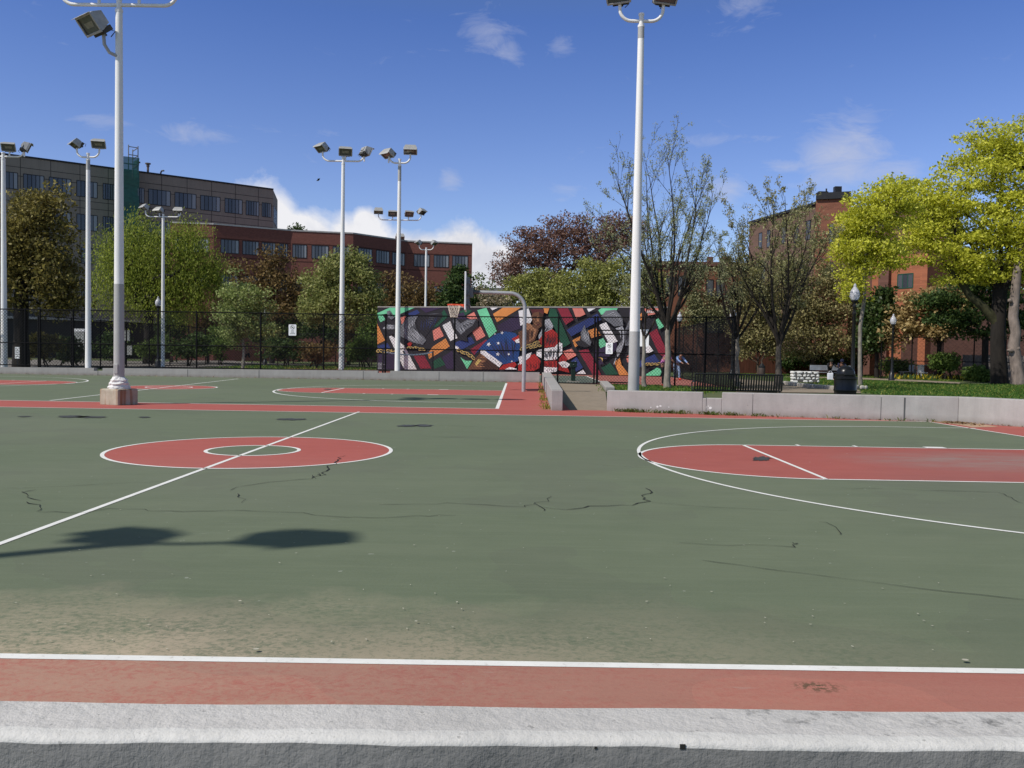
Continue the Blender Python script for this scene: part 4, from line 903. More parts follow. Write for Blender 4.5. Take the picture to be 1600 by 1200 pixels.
ring((790, 745), 32, 30, .6, 1); mp('purple', [(770, 760), (800, 742), (830, 790), (780, 800)], 1); mp('lgrey', [(930, 790), (955, 720), (962, 725), (938, 800)], 1); chainlinks((1265, 790), (1440, 800), 6, 1)
mu.build('painted_panels', mmats, t, origin=(mw_l[0], mw_l[1], 0))
# ------------------------------------------------------------------ park furniture
m_blk = mat('black_metal_paint', (.012, .012, .013), .38, .0, var=.3, spec=.5)
m_globe, nt_, b_ = new_mat('clear_lamp_globe')
c_ = ramp(nt_, [(.3, (.58, .58, .62)), (.7, (.80, .80, .84))], noise(nt_, 7, 3, .5, objvec(nt_, (1, 1, .3))))
nt_.links.new(c_, b_.inputs['Base Color']); b_.inputs['Roughness'].default_value = .12; b_.inputs['Specular IOR Level'].default_value = .6
b_.inputs['Transmission Weight'].default_value = .35; b_.inputs['IOR'].default_value = 1.2
def acorn(label, px, d, topy, bpx=None):
    q = base(bpx or px, d); H = at(px, topy, d)[2]
    t = thing('park_lamp', label, 'park lamp', q, 'black lamp posts with clear acorn globes in the park')
    g = .72
    b = MB(); z = H-g
    b.lathe((0, 0, 0), [(.2, -.05), (.2, .08), (.17, .14), (.18, .34), (.12, .42), (.085, .6), (.08, 1.0), (.068, z-.62), (.085, z-.6), (.085, z-.52), (.062, z-.5), (.062, z-.32), (.08, z-.3), (.08, z-.22), (.05, z-.2), (.05, z-.14), (.12, z-.08), (.15, z), (.13, z+.01)], 16); b.build('post', m_blk, t, smooth=True)
    b = MB(); b.lathe((0, 0, z+.0), [(.12, 0), (.165, .06), (.2, .17), (.205, .26), (.18, .38), (.12, .48), (.07, .54), (.055, .57), (.065, .6), (.05, .65), (.015, .71)], 18); b.build('globe', m_globe, t, smooth=True)
    b = MB(); b.lathe((0, 0, z), [(.04, .02), (.04, .3), (.02, .32)], 8); b.build('bulb_holder', m_sign, t)
    return t
acorn('tallest black lamp post with clear globe, right behind the domed bin', 1334, 37, 443, 1331)
acorn('second black lamp post with clear globe, on lawn by daffodil bed', 1393, 58, 490)
acorn('lamp post half hidden behind thin pole by the willow', 247, 62.5, 463)
acorn('lamp post whose globe peeps out left of the slim fenced trunk', 1143, 55, 480)
acorn('lamp post behind the mural wall right end, beside forked trunk', 1060, 64, 487)
acorn('lamp post among pale green leaves, left of the no-dogs sign', 414, 70, 482)

def slat_bench(label, pxa, pxb, d, zt, rz, arms):
    a, b_ = at(pxa, 590, d), at(pxb, 590, d); L = b_[0]-a[0]; c = (a+b_)/2
    t = thing('park_bench', label, 'bench', (c[0], c[1], 0), None, rz)
    n = int(L/.07); s = MB()                  # we see the back: backrest nearest, seat beyond
    for i in range(n+1):
        x = -L/2+L*i/n; s.tube([(x, 0, zt), (x, .04, .62), (x, .09, .42)], .026, 5)
    s.tube([(-L/2, 0, zt), (L/2, 0, zt)], .026, 6); s.tube([(-L/2, .09, .42), (L/2, .09, .42)], .022, 6); s.build('backrest', m_blk, t)
    s = MB()
    for i in range(n+1):
        x = -L/2+L*i/n; s.tube([(x, .1, .43), (x, .3, .40), (x, .5, .42), (x, .54, .39)], .017, 5)
    s.tube([(-L/2, .54, .39), (L/2, .54, .39)], .022, 6); s.build('seat', m_blk, t)
    for x in arms:
        s = MB(); x *= L/2; s.tube([(x, .02, .62), (x, .2, .66), (x, .48, .64), (x, .56, .58), (x, .52, .42)], .02, 6); s.build('armrest', m_blk, t)
    for x in (-.96, .96):
        s = MB(); x *= L/2; s.tube([(x, .1, .42), (x, .04, -.05)], .024, 6); s.tube([(x, .5, .4), (x, .54, -.05)], .024, 6); s.tube([(x, .06, .1), (x, .52, .1)], .018, 6); s.build('leg', m_blk, t)
slat_bench('black slatted metal bench with centre armrest behind the wall notch', 1087, 1222, 24.6, at(1150, 585, 24.6)[2], R(-1.5), (-1.0, .08, 1.04))
q = base(1320, 28); t = thing('litter_bin', 'black drum litter bin with domed lid behind the pale wall', 'litter bin', q)
k = mpp(28); r = 17.3*k; H = at(1320, 571, 28)[2]; zd = at(1320, 588, 28)[2]
m_bin = mat('bin_black_plastic', (.009, .009, .010), .3, var=.25, spec=.35); m_binlow = mat('bin_brown_black', (.028, .023, .022), .5, var=.3)
b = MB(); b.lathe((0, 0, 0), [(r*.95, -.05), (r*.95, zd-.48), (r*.97, zd-.47)], 28); b.build('drum', m_binlow, t, smooth=True)
b = MB(); b.lathe((0, 0, 0), [(r*.99, zd-.475), (r*1.02, zd-.44), (r*.98, zd-.40), (r*.99, zd-.1), (r*1.05, zd-.08), (r*1.05, zd-.01), (r*.8, zd+.0)], 28); b.build('liner_rim', m_bin, t, smooth=True)
b = MB(); hd = H-zd; b.lathe((0, 0, zd-.01), [(r*.86, 0), (r*.88, .08)]+[(r*.80*math.cos(q_), .09+(hd-.08)*math.sin(q_)) for q_ in np.linspace(.05, 1.54, 9)], 28); b.build('dome_lid', m_bin, t, smooth=True)
b = MB(); b.box((0, -r*.84, zd+.12), (.3, .05, .16)); b.build('flap', m_blk, t, bevel=.02)
q = base(1190, 61); t = thing('litter_bin', 'small dark barrel bin on the lawn before the reddish fence', 'litter bin', q); k = mpp(61)
b = MB(); r = 5*k; b.lathe((0, 0, 0), [(r, 0), (r*1.05, .3), (r, .62), (r*.98, .63)], 18); b.build('drum', mat('brown_bin', (.07, .05, .042), .6), t, smooth=True)
b = MB(); b.lathe((0, 0, .62), [(r*1.05, 0), (r*1.05, .1), (r*.7, .18), (r*.3, .3)], 18); b.build('lid', m_blk, t, smooth=True)

q = base(1257, 48.5); t = thing('stone_block', 'block of white-painted stones standing on the lawn', 'stone block', q, None, R(-4))
k = mpp(48.5); Ls, Hs = 42*k, 17.5*k; m_wst = mat('whitewashed_stone', (.70, .69, .66), .85, var=.16, scale=5, bmp=.5, bscale=12)
b = MB(); z = 0
b.box((0, .0, Hs*.5), (Ls*.92, .5, Hs*.9)); b.build('mortar', mat('dark_mortar', (.10, .095, .09), .95), t)
b = MB()
for rw_ in range(4):
    x = -Ls/2; 
    while x < Ls/2-.05:
        w_ = min(rng.uniform(.15, .42), Ls/2-x); h = Hs/4
        if rng.random() > .08:
            cx_ = x+w_/2; bb = bmesh.new(); bmesh.ops.create_icosphere(bb, subdivisions=2, radius=1.0)
            for y_ in (-.22,):
                vs = []
                for v in bb.verts:
                    c = v.co; p = [math.copysign(abs(u)**.45, u) for u in c]; vs.append((cx_+p[0]*w_*.48+rng.normal(0, .008), p[1]*.28+rng.normal(0, .01), z+h/2+p[2]*h*.47+rng.normal(0, .008)))
                b.add(vs, [[v.index for v in f.verts] for f in bb.faces])
            bb.free()
        x += w_
    z += Hs/4
b.build('stones', m_wst, t)

q = base(895.5, 43.5); t = thing('drinking_fountain', 'dark green pedestal drinking fountain on the tan path', 'drinking fountain', q); k = mpp(43.5)
m_dg = mat('fountain_green', (.012, .035, .025), .45, var=.25)
b = MB(); b.box((0, 0, .36), (.21, .22, .72)); b.build('pedestal', m_dg, t, bevel=.02)
b = MB(); b.box((0, 0, .83), (.33, .36, .24)); b.box((0, 0, .965), (.38, .4, .04)); b.build('bowl_head', m_dg, t, bevel=.02)
b = MB(); b.tube([(.1, 0, .97), (.1, 0, 1.05), (.06, -.03, 1.07)], .016, 8); b.build('spout', m_galv, t); b = MB(); b.lathe((0, -.185, .84), [(.02, 0), (.02, .03)], 10); b.build('push_button', m_galv, t)
b = MB(); b.box((0, 0, .0), (.6, .5, .06)); b.build('plinth', m_curb, t)

d = 55.5; q = base(1299, d); t = thing('park_bench', 'long pale metal bench on far lawn where two people sit', 'bench', q); k = mpp(d)
Lb_ = 64*k; m_bm = mat('bench_grey_metal', (.33, .34, .37), .35, .4, var=.2); ztb, zbb = at(1299, 571, d)[2], at(1299, 579, d)[2]
b = MB(); b.box((0, .25, (ztb+zbb)/2), (Lb_, .05, ztb-zbb), 0); b.build('backrest', m_bm, t, bevel=.02)
b = MB(); b.box((0, 0, .45), (Lb_, .48, .05)); b.build('seat', m_bm, t, bevel=.02)
for x in (-.45, 0, .45):
    b = MB(); b.box((x*Lb_, .08, .2), (.06, .4, .5)); b.build('leg', m_blk, t)

# picnic furniture beyond the iron fence
m_wood = mat('bleached_wood', (.44, .41, .36), .8, var=.2)
def ftable(px, d, label, name='garden_table', cat='table', col=m_wood, L=1.5, h=.72, rz=0):
    t = thing(name, label, cat, base(px, d), None, rz)
    b = MB(); b.box((0, 0, h), (L, .7, .06)); b.build('tabletop', col, t)
    for sx in (-1, 1):
        for sy in (-1, 1):
            b = MB(); b.box((sx*L*.42, sy*.27, h/2), (.07, .07, h)); b.build('leg', col, t)
    return t
ftable(1444, 66, 'pale tipped garden table behind the iron fence', L=2.0, h=.95, rz=.1); ftable(1425, 64.5, 'low white plank bench behind the iron fence', 'garden_bench', 'bench', m_wood, 1.7, .45, -.1)
def chair(px, d, label, col, rz):
    t = thing('garden_chair', label, 'chair', base(px, d), None, rz)
    b = MB(); b.box((0, 0, .42), (.5, .5, .05)); b.build('seat', col, t); b = MB(); b.box((0, .25, .7), (.5, .05, .5)); b.build('backrest', col, t)
    for sx in (-1, 1):
        for sy in (-1, 1): b = MB(); b.box((sx*.2, sy*.2, .2), (.05, .05, .42)); b.build('leg', col, t)
chair(1428, 64.8, 'grey-white garden chair left of the tipped table', m_bm, .4); chair(1452, 63, 'rusty brown garden chair right of the tipped table', mat('rusty_chair', (.13, .055, .035), .7), -.5); chair(1441, 62.8, 'white garden chair in front of the tipped table', m_white, .1)

# tennis net behind the fence
na, nb = base(598, 50), base(676, 53)
t = thing('tennis_net', 'tennis net with white top band left of the mural', 'tennis net', na)
ww = nb-na; b = MB(); n = 10
for i in range(n):
    u0, u1 = i/n, (i+1)/n; s0, s1 = .18*4*u0*(1-u0), .18*4*u1*(1-u1)
    p, q = ww*u0, ww*u1; b.add([(p[0], p[1], 1.30-s0), (q[0], q[1], 1.30-s1), (q[0], q[1], 1.38-s1), (p[0], p[1], 1.38-s0), (p[0], p[1]+.03, 1.38-s0), (q[0], q[1]+.03, 1.38-s1)], [(0, 1, 2, 3), (3, 2, 5, 4)])
b.build('top_band', m_sign, t)
V, Qd = chain(na, nb, .1, 1.2, .09, .004); np_mesh('netting', V, Qd, m_wire, t, na)
for p in ((0, 0), (ww[0], ww[1])):
    b = MB(); b.tube([(p[0], p[1], 0), (p[0], p[1], 1.4)], .05, 10); b.build('post', m_blk, t)
# small notice posts and boards behind the left fence
q = base(27, 47); t = thing('notice_post', 'small white notice on a short post behind the fence at far left', 'notice', q)
b = MB(); b.box((0, 0, .95), (.24, .02, .62)); b.build('plate', m_sign, t); b = MB(); b.tube([(0, .02, 0), (0, .02, 1.3)], .025, 6); b.build('post', m_blk, t)
b = MB()
for i in range(5): b.box((rng.uniform(-.02, .02), -.013, 1.15-i*.1), (.17, .004, .025))
b.build('fine_print', m_ink, t)
q = base(124, 70); t = thing('notice_case', 'pale framed notice case behind the fence left of second pole', 'notice', q)
b = MB(); b.box((0, 0, 1.75), (.8, .1, 1.5)); b.build('panel', mat('dull_white_panel', (.34, .35, .33), .5, var=.3), t); b = MB(); b.box((0, -.01, 2.62), (.9, .12, .22)); b.build('header', m_sign, t); b = MB(); b.tube([(-.3, .06, 0), (-.3, .06, 1.2)], .05, 6); b.tube([(.3, .06, 0), (.3, .06, 1.2)], .05, 6); b.build('post', m_blk, t)
q = base(197, 66); t = thing('notice_case', 'pale notice board on posts just right of the tallest pole', 'notice', q)
b = MB(); b.box((0, 0, 2.2), (.55, .1, .8)); b.box((.25, 0, 1.1), (.4, .1, .7)); b.build('panel', MATS['dull_white_panel'], t); b = MB(); b.tube([(-.1, .06, 0), (-.1, .06, 2)], .05, 6); b.build('post', m_blk, t)

# birds
def bird(label, loc, s, yaw, spread=False):
    t = thing('bird', label, 'bird', loc, None, yaw); m = mat('dark_plumage', (.03, .03, .035), .6, var=.3)
    b = MB(); b.tube([(-.2*s, 0, .02*s), (-.12*s, 0, .05*s), (0, 0, .1*s), (.08*s, 0, .18*s), (.1*s, 0, .25*s), (.13*s, 0, .27*s), (.17*s, 0, .26*s)], [.015*s, .045*s, .07*s, .055*s, .04*s, .035*s, .008*s], 8); b.build('body', m, t, smooth=True)
    b = MB()
    if spread:
        for y in (-1, 1): b.add([(.06*s, 0, .12*s), (.1*s, y*.3*s, .2*s), (-.02*s, y*.55*s, .16*s), (-.08*s, y*.3*s, .17*s), (-.1*s, 0, .1*s)], [(0, 1, 2, 3, 4)])
        b.build('wings', m, t)
    else:
        for y in (-.02, .02): b.tube([(0, y*s, .06*s), (.01*s, y*s, -.03*s)], .008*s, 5)
        b.build('legs', m, t)
    return t
q = at(662, 334, 61.8); bird('dark pigeon perched on the rightmost lamp of the distant crossbar', (q[0], q[1], q[2]-.1), 1.5, 1.6)
bird('tiny dark bird gliding in the sky above the red-brown building', at(497.5, 283, 150), 1.7, .2, True)

# ------------------------------------------------------------------ trees
def ellips_sample(bl, n, edge=.45):
    vols = np.array([b[1][0]*b[1][1]*b[1][2] for b in bl])**.8; vols /= vols.sum(); out = []
    for i in rng.choice(len(bl), n, p=vols):
        c, r = bl[i]; v = rng.normal(0, 1, 3); v /= np.linalg.norm(v); out.append(np.array(c)+v*np.array(r)*rng.uniform(0, 1)**edge)
    return np.array(out)
def leaves(C, nper, sig, size, m, parent, org, up=.35, droop=0.0, name='crown', aspect=.55, flat=1.0):
    n = len(C)*nper; c = np.repeat(C, nper, 0)
    off = rng.normal(0, 1, (n, 3)); rad = np.linalg.norm(off, axis=1, keepdims=True); off = off/rad*np.minimum(rad, 1.9)*np.array(sig)
    c = c+off
    if droop: c[:, 2] -= rng.uniform(0, 1, n)**1.3*droop
    nrm = rng.normal(0, 1, (n, 3)); nrm[:, 2] = nrm[:, 2]*flat+up; nrm /= np.linalg.norm(nrm, axis=1, keepdims=True)
    a = rng.normal(0, 1, (n, 3)); 
    if droop: a[:, 2] -= 2.5
    a -= nrm*np.sum(a*nrm, 1, keepdims=True); a /= np.linalg.norm(a, axis=1, keepdims=True); b = np.cross(nrm, a)
    s = (size*rng.uniform(.6, 1.3, n))[:, None]; bend = nrm*s*.12
    V = np.stack([c-a*s, c-b*s*aspect+bend, c+a*s, c+b*s*aspect+bend], 1).reshape(-1, 3)
    return np_mesh(name, V, np.arange(n*4).reshape(-1, 4), m, parent, org)
def branches_mesh(polys, m, parent, org, name='trunk'):
    b = MB()
    for pts, rs in polys:
        n = 10 if max(rs) > .12 else (6 if max(rs) > .04 else 4); b.tube([np.array(p)-org for p in pts], rs, n, caps=n > 4)
    return b.build(name, m, parent, smooth=True)
def skeleton(org, fork, clumps, rtip, rtrunk, lead=None, lean=None):
    """greedy branching: every clump hangs on the nearest node already grown, thickness by the pipe model"""
    nodes = [np.array(org), np.array(org)*.5+np.array(fork)*.5+rng.normal(0, .05, 3), np.array(fork)]; par = [-1, 0, 1]
    if lead is not None:
        k = 4; prev = 2
        for i in range(1, k+1): nodes.append(np.array(fork)+(np.array(lead)-np.array(fork))*i/k+rng.normal(0, .12, 3)); par.append(prev); prev = len(nodes)-1
    start = 2
    order = np.argsort(np.linalg.norm(clumps-np.array(fork), axis=1)); ends = []
    for i in order:
        c = clumps[i]; nd = np.array(nodes[start:]); dv = c-nd; dist = np.linalg.norm(dv, axis=1); cost = dist+np.maximum(0, nd[:, 2]-c[2])*1.2+.12*np.linalg.norm(nd-np.array(fork), axis=1)
        j = int(np.argmin(cost))+start; p0 = nodes[j]; L = dist[j-start]; prev = j; k = 2 if L > .5 else 1
        for q in range(1, k+1):
            u = q/k; p = p0+(c-p0)*u+np.array([0, 0, .12*L*math.sin(PI*u)])
            if q < k: p = p+rng.normal(0, .06*L, 3)
            nodes.append(p); par.append(prev); prev = len(nodes)-1
        ends.append(prev)
    cnt = np.zeros(len(nodes))
    for e in ends:
        j = e
        while j >= 0: cnt[j] += 1; j = par[j]
    rad = rtip*np.maximum(cnt, 1)**.5; s = rtrunk/max(rad[2], 1e-6); 
    rad = np.where(cnt > 3, rad*(1+(s-1)*np.clip(cnt/cnt.max(), 0, 1)**.35), rad); rad[0] = rtrunk*1.25; rad[1] = rtrunk; rad[2] = max(rad[2], rtrunk*.9)
    kids = {}
    for i, p in enumerate(par): kids.setdefault(p, []).append(i)
    polys = []; stack = [(0, None)]
    while stack:
        i, frm = stack.pop(); chain_ = [frm, i] if frm is not None else [i]
        while kids.get(i):
            ks = sorted(kids[i], key=lambda q: -cnt[q]); 
            for o in ks[1:]: stack.append((o, i))
            i = ks[0]; chain_.append(i)
        if len(chain_) > 1:
            rs = [rad[q] for q in chain_]
            if frm is not None: rs[0] = min(rs[0], rs[1]*1.15)
            polys.append(([nodes[q] for q in chain_], rs))
    return polys
BARK = mat('brown_bark', (.075, .055, .04), .95, var=.35, scale=6, bmp=.6, bscale=14, stretch=(1, 1, .3)); DBARK = mat('dark_bark', (.02, .0165, .0135), .95, var=.4, scale=6, bmp=.6, bscale=14, stretch=(1, 1, .3))
GBARK = mat('mottled_grey_bark', (.23, .205, .17), .9, var=.5, scale=7, bmp=.6, bscale=10, stretch=(1, 1, .45)); PBARK = mat('pale_flaking_bark', (.20, .16, .135), .9, var=.55, scale=4, bmp=.5, bscale=9, stretch=(1, 1, .4))
def blobs(lst, d, fat=1.0):
    return [(at(px, py, d+(rest[0] if rest else 0)), (rx*mpp(d), max(rx, ry)*mpp(d)*.8*fat, ry*mpp(d))) for px, py, rx, ry, *rest in lst]
def tree(name, label, cat, px, d, bl, lm, bark=BARK, nclump=90, nper=70, sig=.45, lsize=.16, rtrunk=.25, forkpy=None, group='trees and shrubs around the courts', droop=0, edge=.45, up=.35, rtip=.012, lead=True, stems=1, z0=-.06, fat=1.0, aspect=.55):
    org = base(px, d, z0); t = thing(name, label, cat, org, group)
    B = blobs(bl, d, fat); C = ellips_sample(B, nclump, edge); C[:, 2] = np.maximum(C[:, 2], .25)
    polys = []
    if forkpy is None: f = np.array([org[0], org[1], max(.3, C[:, 2].min()*.7+C[:, 2].max()*.12)])
    else: f = at(px, forkpy, d); f = np.array([f[0], f[1], f[2]])
    ld = None
    if lead:
        top = C[np.argmax(C[:, 2]-1.4*np.hypot(C[:, 0]-org[0], C[:, 1]-org[1]))]; ld = f+(top-f)*.75
    if stems == 1: polys = skeleton(org, f, C, rtip, rtrunk, ld)
    else:
        idx = rng.integers(0, stems, len(C))
        for s in range(stems):
            cc = C[idx == s]; 
            if len(cc) < 2: continue
            o2 = org+np.array([rng.normal(0, .25*stems*.3), rng.normal(0, .3), 0]); f2 = o2*.5+np.array([cc[:, 0].mean(), cc[:, 1].mean(), 0])*.5; f2[2] = cc[:, 2].min()*.6+.1
            polys += skeleton(o2, f2, cc, rtip, rtrunk)
    branches_mesh(polys, bark, t, org)
    s3 = (sig, sig, sig*.6) if not isinstance(sig, tuple) else sig
    leaves(C, nper, s3, lsize, lm, t, org, up=up, droop=droop, aspect=aspect)
    return t
L_olive = leafmat('olive_brown_leaf', [(0, (.07, .06, .018)), (.5, (.15, .125, .035)), (.85, (.22, .185, .05)), (1, (.32, .27, .075))], gain=1.25)
L_willow = leafmat('willow_leaf', [(0, (.11, .145, .02)), (.5, (.22, .27, .04)), (1, (.36, .39, .08))], .5, gain=1.25)
L_light = leafmat('light_green_leaf', [(0, (.10, .135, .035)), (.5, (.22, .27, .085)), (1, (.38, .41, .17))], .4, gain=1.25)
L_pale = leafmat('pale_yellow_green_leaf', [(0, (.10, .12, .03)), (.5, (.22, .245, .075)), (1, (.40, .40, .16))], .4, gain=1.25)
L_brown = leafmat('bronze_leaf', [(0, (.07, .048, .02)), (.6, (.16, .105, .042)), (1, (.25, .175, .065))], gain=1.25)
L_dark = leafmat('dark_green_leaf', [(0, (.02, .042, .012)), (.6, (.05, .085, .024)), (1, (.10, .145, .04))], gain=1.25)
L_mid = leafmat('mid_green_leaf', [(0, (.045, .08, .016)), (.6, (.10, .15, .032)), (1, (.17, .235, .055))], gain=1.25)
L_purple = leafmat('purple_brown_leaf', [(0, (.10, .056, .048)), (.6, (.21, .115, .09)), (1, (.32, .20, .14))], gain=1.25)
L_yg = leafmat('yellow_green_leaf', [(0, (.10, .105, .026)), (.5, (.20, .21, .055)), (1, (.33, .33, .11))], .4, gain=1.55)
L_maple = leafmat('acid_yellow_leaf', [(0, (.30, .32, .03)), (.35, (.56, .57, .055)), (.8, (.78, .77, .10)), (1, (.88, .86, .2))], .5)
L_bud = leafmat('pale_bud_leaf', [(0, (.24, .27, .12)), (.6, (.42, .46, .24)), (1, (.60, .60, .38))], .5)
L_tan = leafmat('tan_bronze_leaf', [(0, (.14, .10, .04)), (.6, (.29, .21, .09)), (1, (.44, .34, .16))], .35, gain=1.55)
L_holly = leafmat('glossy_green_leaf', [(0, (.022, .045, .010)), (.6, (.05, .085, .022)), (1, (.13, .16, .06))], .2, .35)
L_willowbrown = leafmat('willow_brown_twig_leaf', [(0, (.10, .085, .036)), (.6, (.19, .165, .07)), (1, (.30, .27, .12))], .3, gain=1.55)
L_ivy = leafmat('pale_ivy_leaf', [(0, (.075, .085, .035)), (.6, (.20, .20, .10)), (1, (.36, .34, .19))], .3, gain=1.55)
tree('broad_tree', 'large olive-brown tree filling the far left edge', 'tree', 33, 54, [(30, 350, 75, 60), (10, 420, 95, 70), (85, 425, 45, 70), (-40, 380, 90, 90), (60, 320, 40, 35), (100, 470, 30, 30)], L_olive, DBARK, 260, 110, .55, .12, .42, 470)
tree('willow_tree', 'large bright green weeping willow behind the thin pole', 'tree', 232, 74, [(205, 385, 50, 50), (265, 385, 50, 45), (310, 395, 40, 40), (335, 420, 28, 28), (185, 430, 40, 50), (250, 440, 60, 45), (300, 445, 45, 40), (165, 380, 22, 30), (222, 345, 18, 22), (300, 360, 28, 18)], L_willow, DBARK, 330, 120, (.55, .55, .6), .13, .4, 490, droop=1.7, aspect=.3, up=0)
tree('small_tree', 'small light green tree with slim pale trunk, left of fence sign', 'tree', 379, 56, [(372, 455, 26, 34), (362, 505, 24, 40), (395, 490, 30, 40), (408, 462, 16, 22), (352, 480, 14, 22), (415, 525, 22, 25)], L_light, GBARK, 130, 60, .32, .095, .09, 520)
tree('bronze_tree', 'bronze-brown tree against the red-brown building, left part', 'tree', 425, 84, [(425, 420, 36, 32), (400, 450, 40, 40), (450, 450, 32, 40), (380, 420, 22, 22), (435, 490, 60, 25)], L_brown, DBARK, 120, 60, .55, .16, .22, 500)
tree('pale_tree', 'pale yellow-green tree behind the three-lamp pole', 'tree', 535, 66, [(540, 420, 42, 26), (505, 440, 30, 34), (565, 430, 26, 32), (530, 475, 55, 38), (490, 480, 26, 28), (545, 400, 18, 12), (576, 470, 18, 40)], L_pale, BARK, 230, 80, .42, .115, .2, 510)
tree('bronze_tree', 'russet bare-looking tree between the pale tree and the two-lamp pole', 'tree', 602, 86, [(600, 455, 26, 30), (590, 490, 30, 30), (620, 475, 26, 28)], L_brown, DBARK, 70, 52, .5, .15, .18, 500)
tree('bronze_tree', 'russet tree around the most distant pole above the mural', 'tree', 655, 90, [(650, 455, 32, 28), (675, 465, 26, 26), (640, 485, 40, 26)], L_brown, DBARK, 80, 52, .5, .15, .18, 500)
tree('conifer_tree', 'dark green upright tree behind the backboard, left', 'tree', 716, 88, [(716, 425, 12, 18), (714, 450, 22, 26), (722, 475, 34, 26), (700, 480, 22, 22)], L_dark, DBARK, 110, 70, .45, .16, .2, 500)
tree('sparse_tree', 'sparse green tree in the gap right of the brown building', 'tree', 752, 88, [(750, 445, 14, 22), (760, 465, 16, 20), (742, 478, 20, 24)], L_mid, DBARK, 45, 30, .4, .13, .1, 505)
tree('purple_tree', 'wide purple-brown tree rising behind the mural', 'tree', 872, 92, [(835, 372, 46, 26), (885, 356, 44, 22), (940, 352, 42, 24), (985, 352, 30, 22), (808, 405, 34, 26), (870, 395, 55, 36), (930, 390, 50, 36), (975, 370, 34, 34), (790, 425, 26, 26), (850, 435, 60, 26)], L_purple, DBARK, 330, 80, .5, .13, .35, 470)
tree('yellow_green_tree', 'yellow-green tree over the mural, just right of the hoop pole', 'tree', 838, 76, [(838, 445, 30, 24), (815, 460, 36, 26), (862, 460, 32, 26), (838, 480, 50, 16)], L_yg, BARK, 150, 80, .42, .12, .2, 500)
tree('yellow_green_tree', 'broad yellow-green tree left of the tall pole, over the mural', 'tree', 935, 74, [(930, 432, 34, 28), (900, 452, 42, 30), (955, 448, 40, 34), (975, 425, 22, 26), (920, 475, 60, 20)], L_yg, BARK, 240, 80, .45, .12, .22, 500)
tree('yellow_green_tree', 'olive tree just right of the tall grey-white pole, behind forked trunk', 'tree', 1015, 72, [(1010, 440, 26, 36), (1000, 470, 30, 26)], L_yg, BARK, 110, 66, .4, .11, .15, 500)
tree('blossom_tree', 'pale blossoming shrub under the hoop arm', 'shrub', 772, 72, [(765, 470, 16, 14), (785, 472, 16, 12), (752, 455, 8, 8)], leafmat('cream_blossom', [(0, (.10, .10, .04)), (.5, (.35, .29, .18)), (1, (.62, .52, .38))]), BARK, 40, 40, .3, .11, .06, 495)
tree('willowy_shrub', 'brown twiggy shrub between slim trunk and spreading tree', 'shrub', 1188, 64, [(1185, 470, 36, 46), (1170, 520, 26, 40), (1205, 525, 30, 36)], L_willowbrown, BARK, 180, 62, .38, .10, .06, 565, stems=4)
tree('willowy_shrub', 'wide brown twiggy shrub behind the white stone block', 'shrub', 1268, 68, [(1258, 475, 50, 46), (1290, 500, 46, 44), (1250, 525, 46, 36), (1310, 460, 30, 40), (1305, 530, 34, 34), (1240, 430, 36, 30), (1290, 425, 34, 30)], L_willowbrown, BARK, 300, 62, .42, .11, .07, 570, stems=6)
tree('glossy_tree', 'dark glossy evergreen between two lamp posts', 'tree', 1370, 63, [(1372, 485, 22, 26), (1368, 525, 26, 32), (1380, 460, 16, 16), (1358, 510, 14, 30)], L_holly, DBARK, 110, 70, .34, .15, .14, 555)
tree('bronze_tree', 'tan-bronze leaved tree before the brick wall at right', 'tree', 1468, 62, [(1440, 480, 32, 26), (1408, 478, 22, 20), (1400, 520, 20, 24), (1420, 505, 26, 24), (1470, 465, 40, 22), (1475, 500, 32, 24), (1510, 480, 30, 26), (1450, 520, 26, 14)], L_tan, DBARK, 170, 60, .4, .14, .16, 540)
tree('pine_tree', 'dark pine boughs below the yellow maple crown', 'tree', 1540, 58, [(1470, 470, 40, 10), (1500, 495, 40, 10), (1560, 470, 40, 16), (1525, 445, 44, 12), (1590, 505, 26, 24), (1530, 520, 40, 10), (1480, 500, 30, 8)], L_dark, DBARK, 130, 60, (.5, .5, .2), .13, .2, 520)
tree('purple_tree', 'dark bronze tree beyond the maple at the right edge', 'tree', 1610, 70, [(1600, 420, 40, 60), (1600, 500, 34, 50), (1560, 440, 30, 40)], L_brown, DBARK, 90, 55, .5, .16, .3, 540)
# the maple
t = tree('maple_tree', 'huge yellow-green maple with mossy limbs at the right edge', 'tree', 1562, 52, [(1565, 230, 48, 38), (1525, 262, 50, 46), (1590, 285, 60, 60), (1485, 300, 44, 40), (1540, 330, 70, 46), (1460, 345, 40, 34), (1500, 385, 60, 34), (1580, 390, 60, 44), (1440, 395, 26, 26), (1425, 325, 28, 28), (1650, 330, 70, 90), (1620, 230, 50, 50), (1478, 430, 30, 16), (1560, 425, 50, 16), (1448, 300, 30, 26), (1432, 365, 26, 26), (1530, 210, 30, 20), (1520, 430, 40, 16), (1590, 435, 40, 18), (1455, 335, 34, 34), (1452, 388, 30, 24), (1430, 300, 24, 24)], L_maple, DBARK, 430, 120, (.48, .48, .16), .10, .40, 455, edge=.4, lead=True)
lb = MB(); org = np.array(t.location); d = 52
mp_ = [(1568, 532), (1562, 512), (1550, 494), (1535, 478), (1515, 462), (1500, 440), (1485, 423), (1470, 405)]
lb.tube([at(px, py, d)-org for px, py in mp_], [.2, .3, .27, .25, .22, .17, .13, .08], 10); lb.tube([at(px, py, d)-org for px, py in ((1515, 462), (1508, 440), (1506, 415))], [.14, .1, .05], 8)
lb.build('mossy_limb', mat('mossy_bark', (.05, .048, .022), .95, var=.5, scale=4, bmp=.6, bscale=10), t, smooth=True)
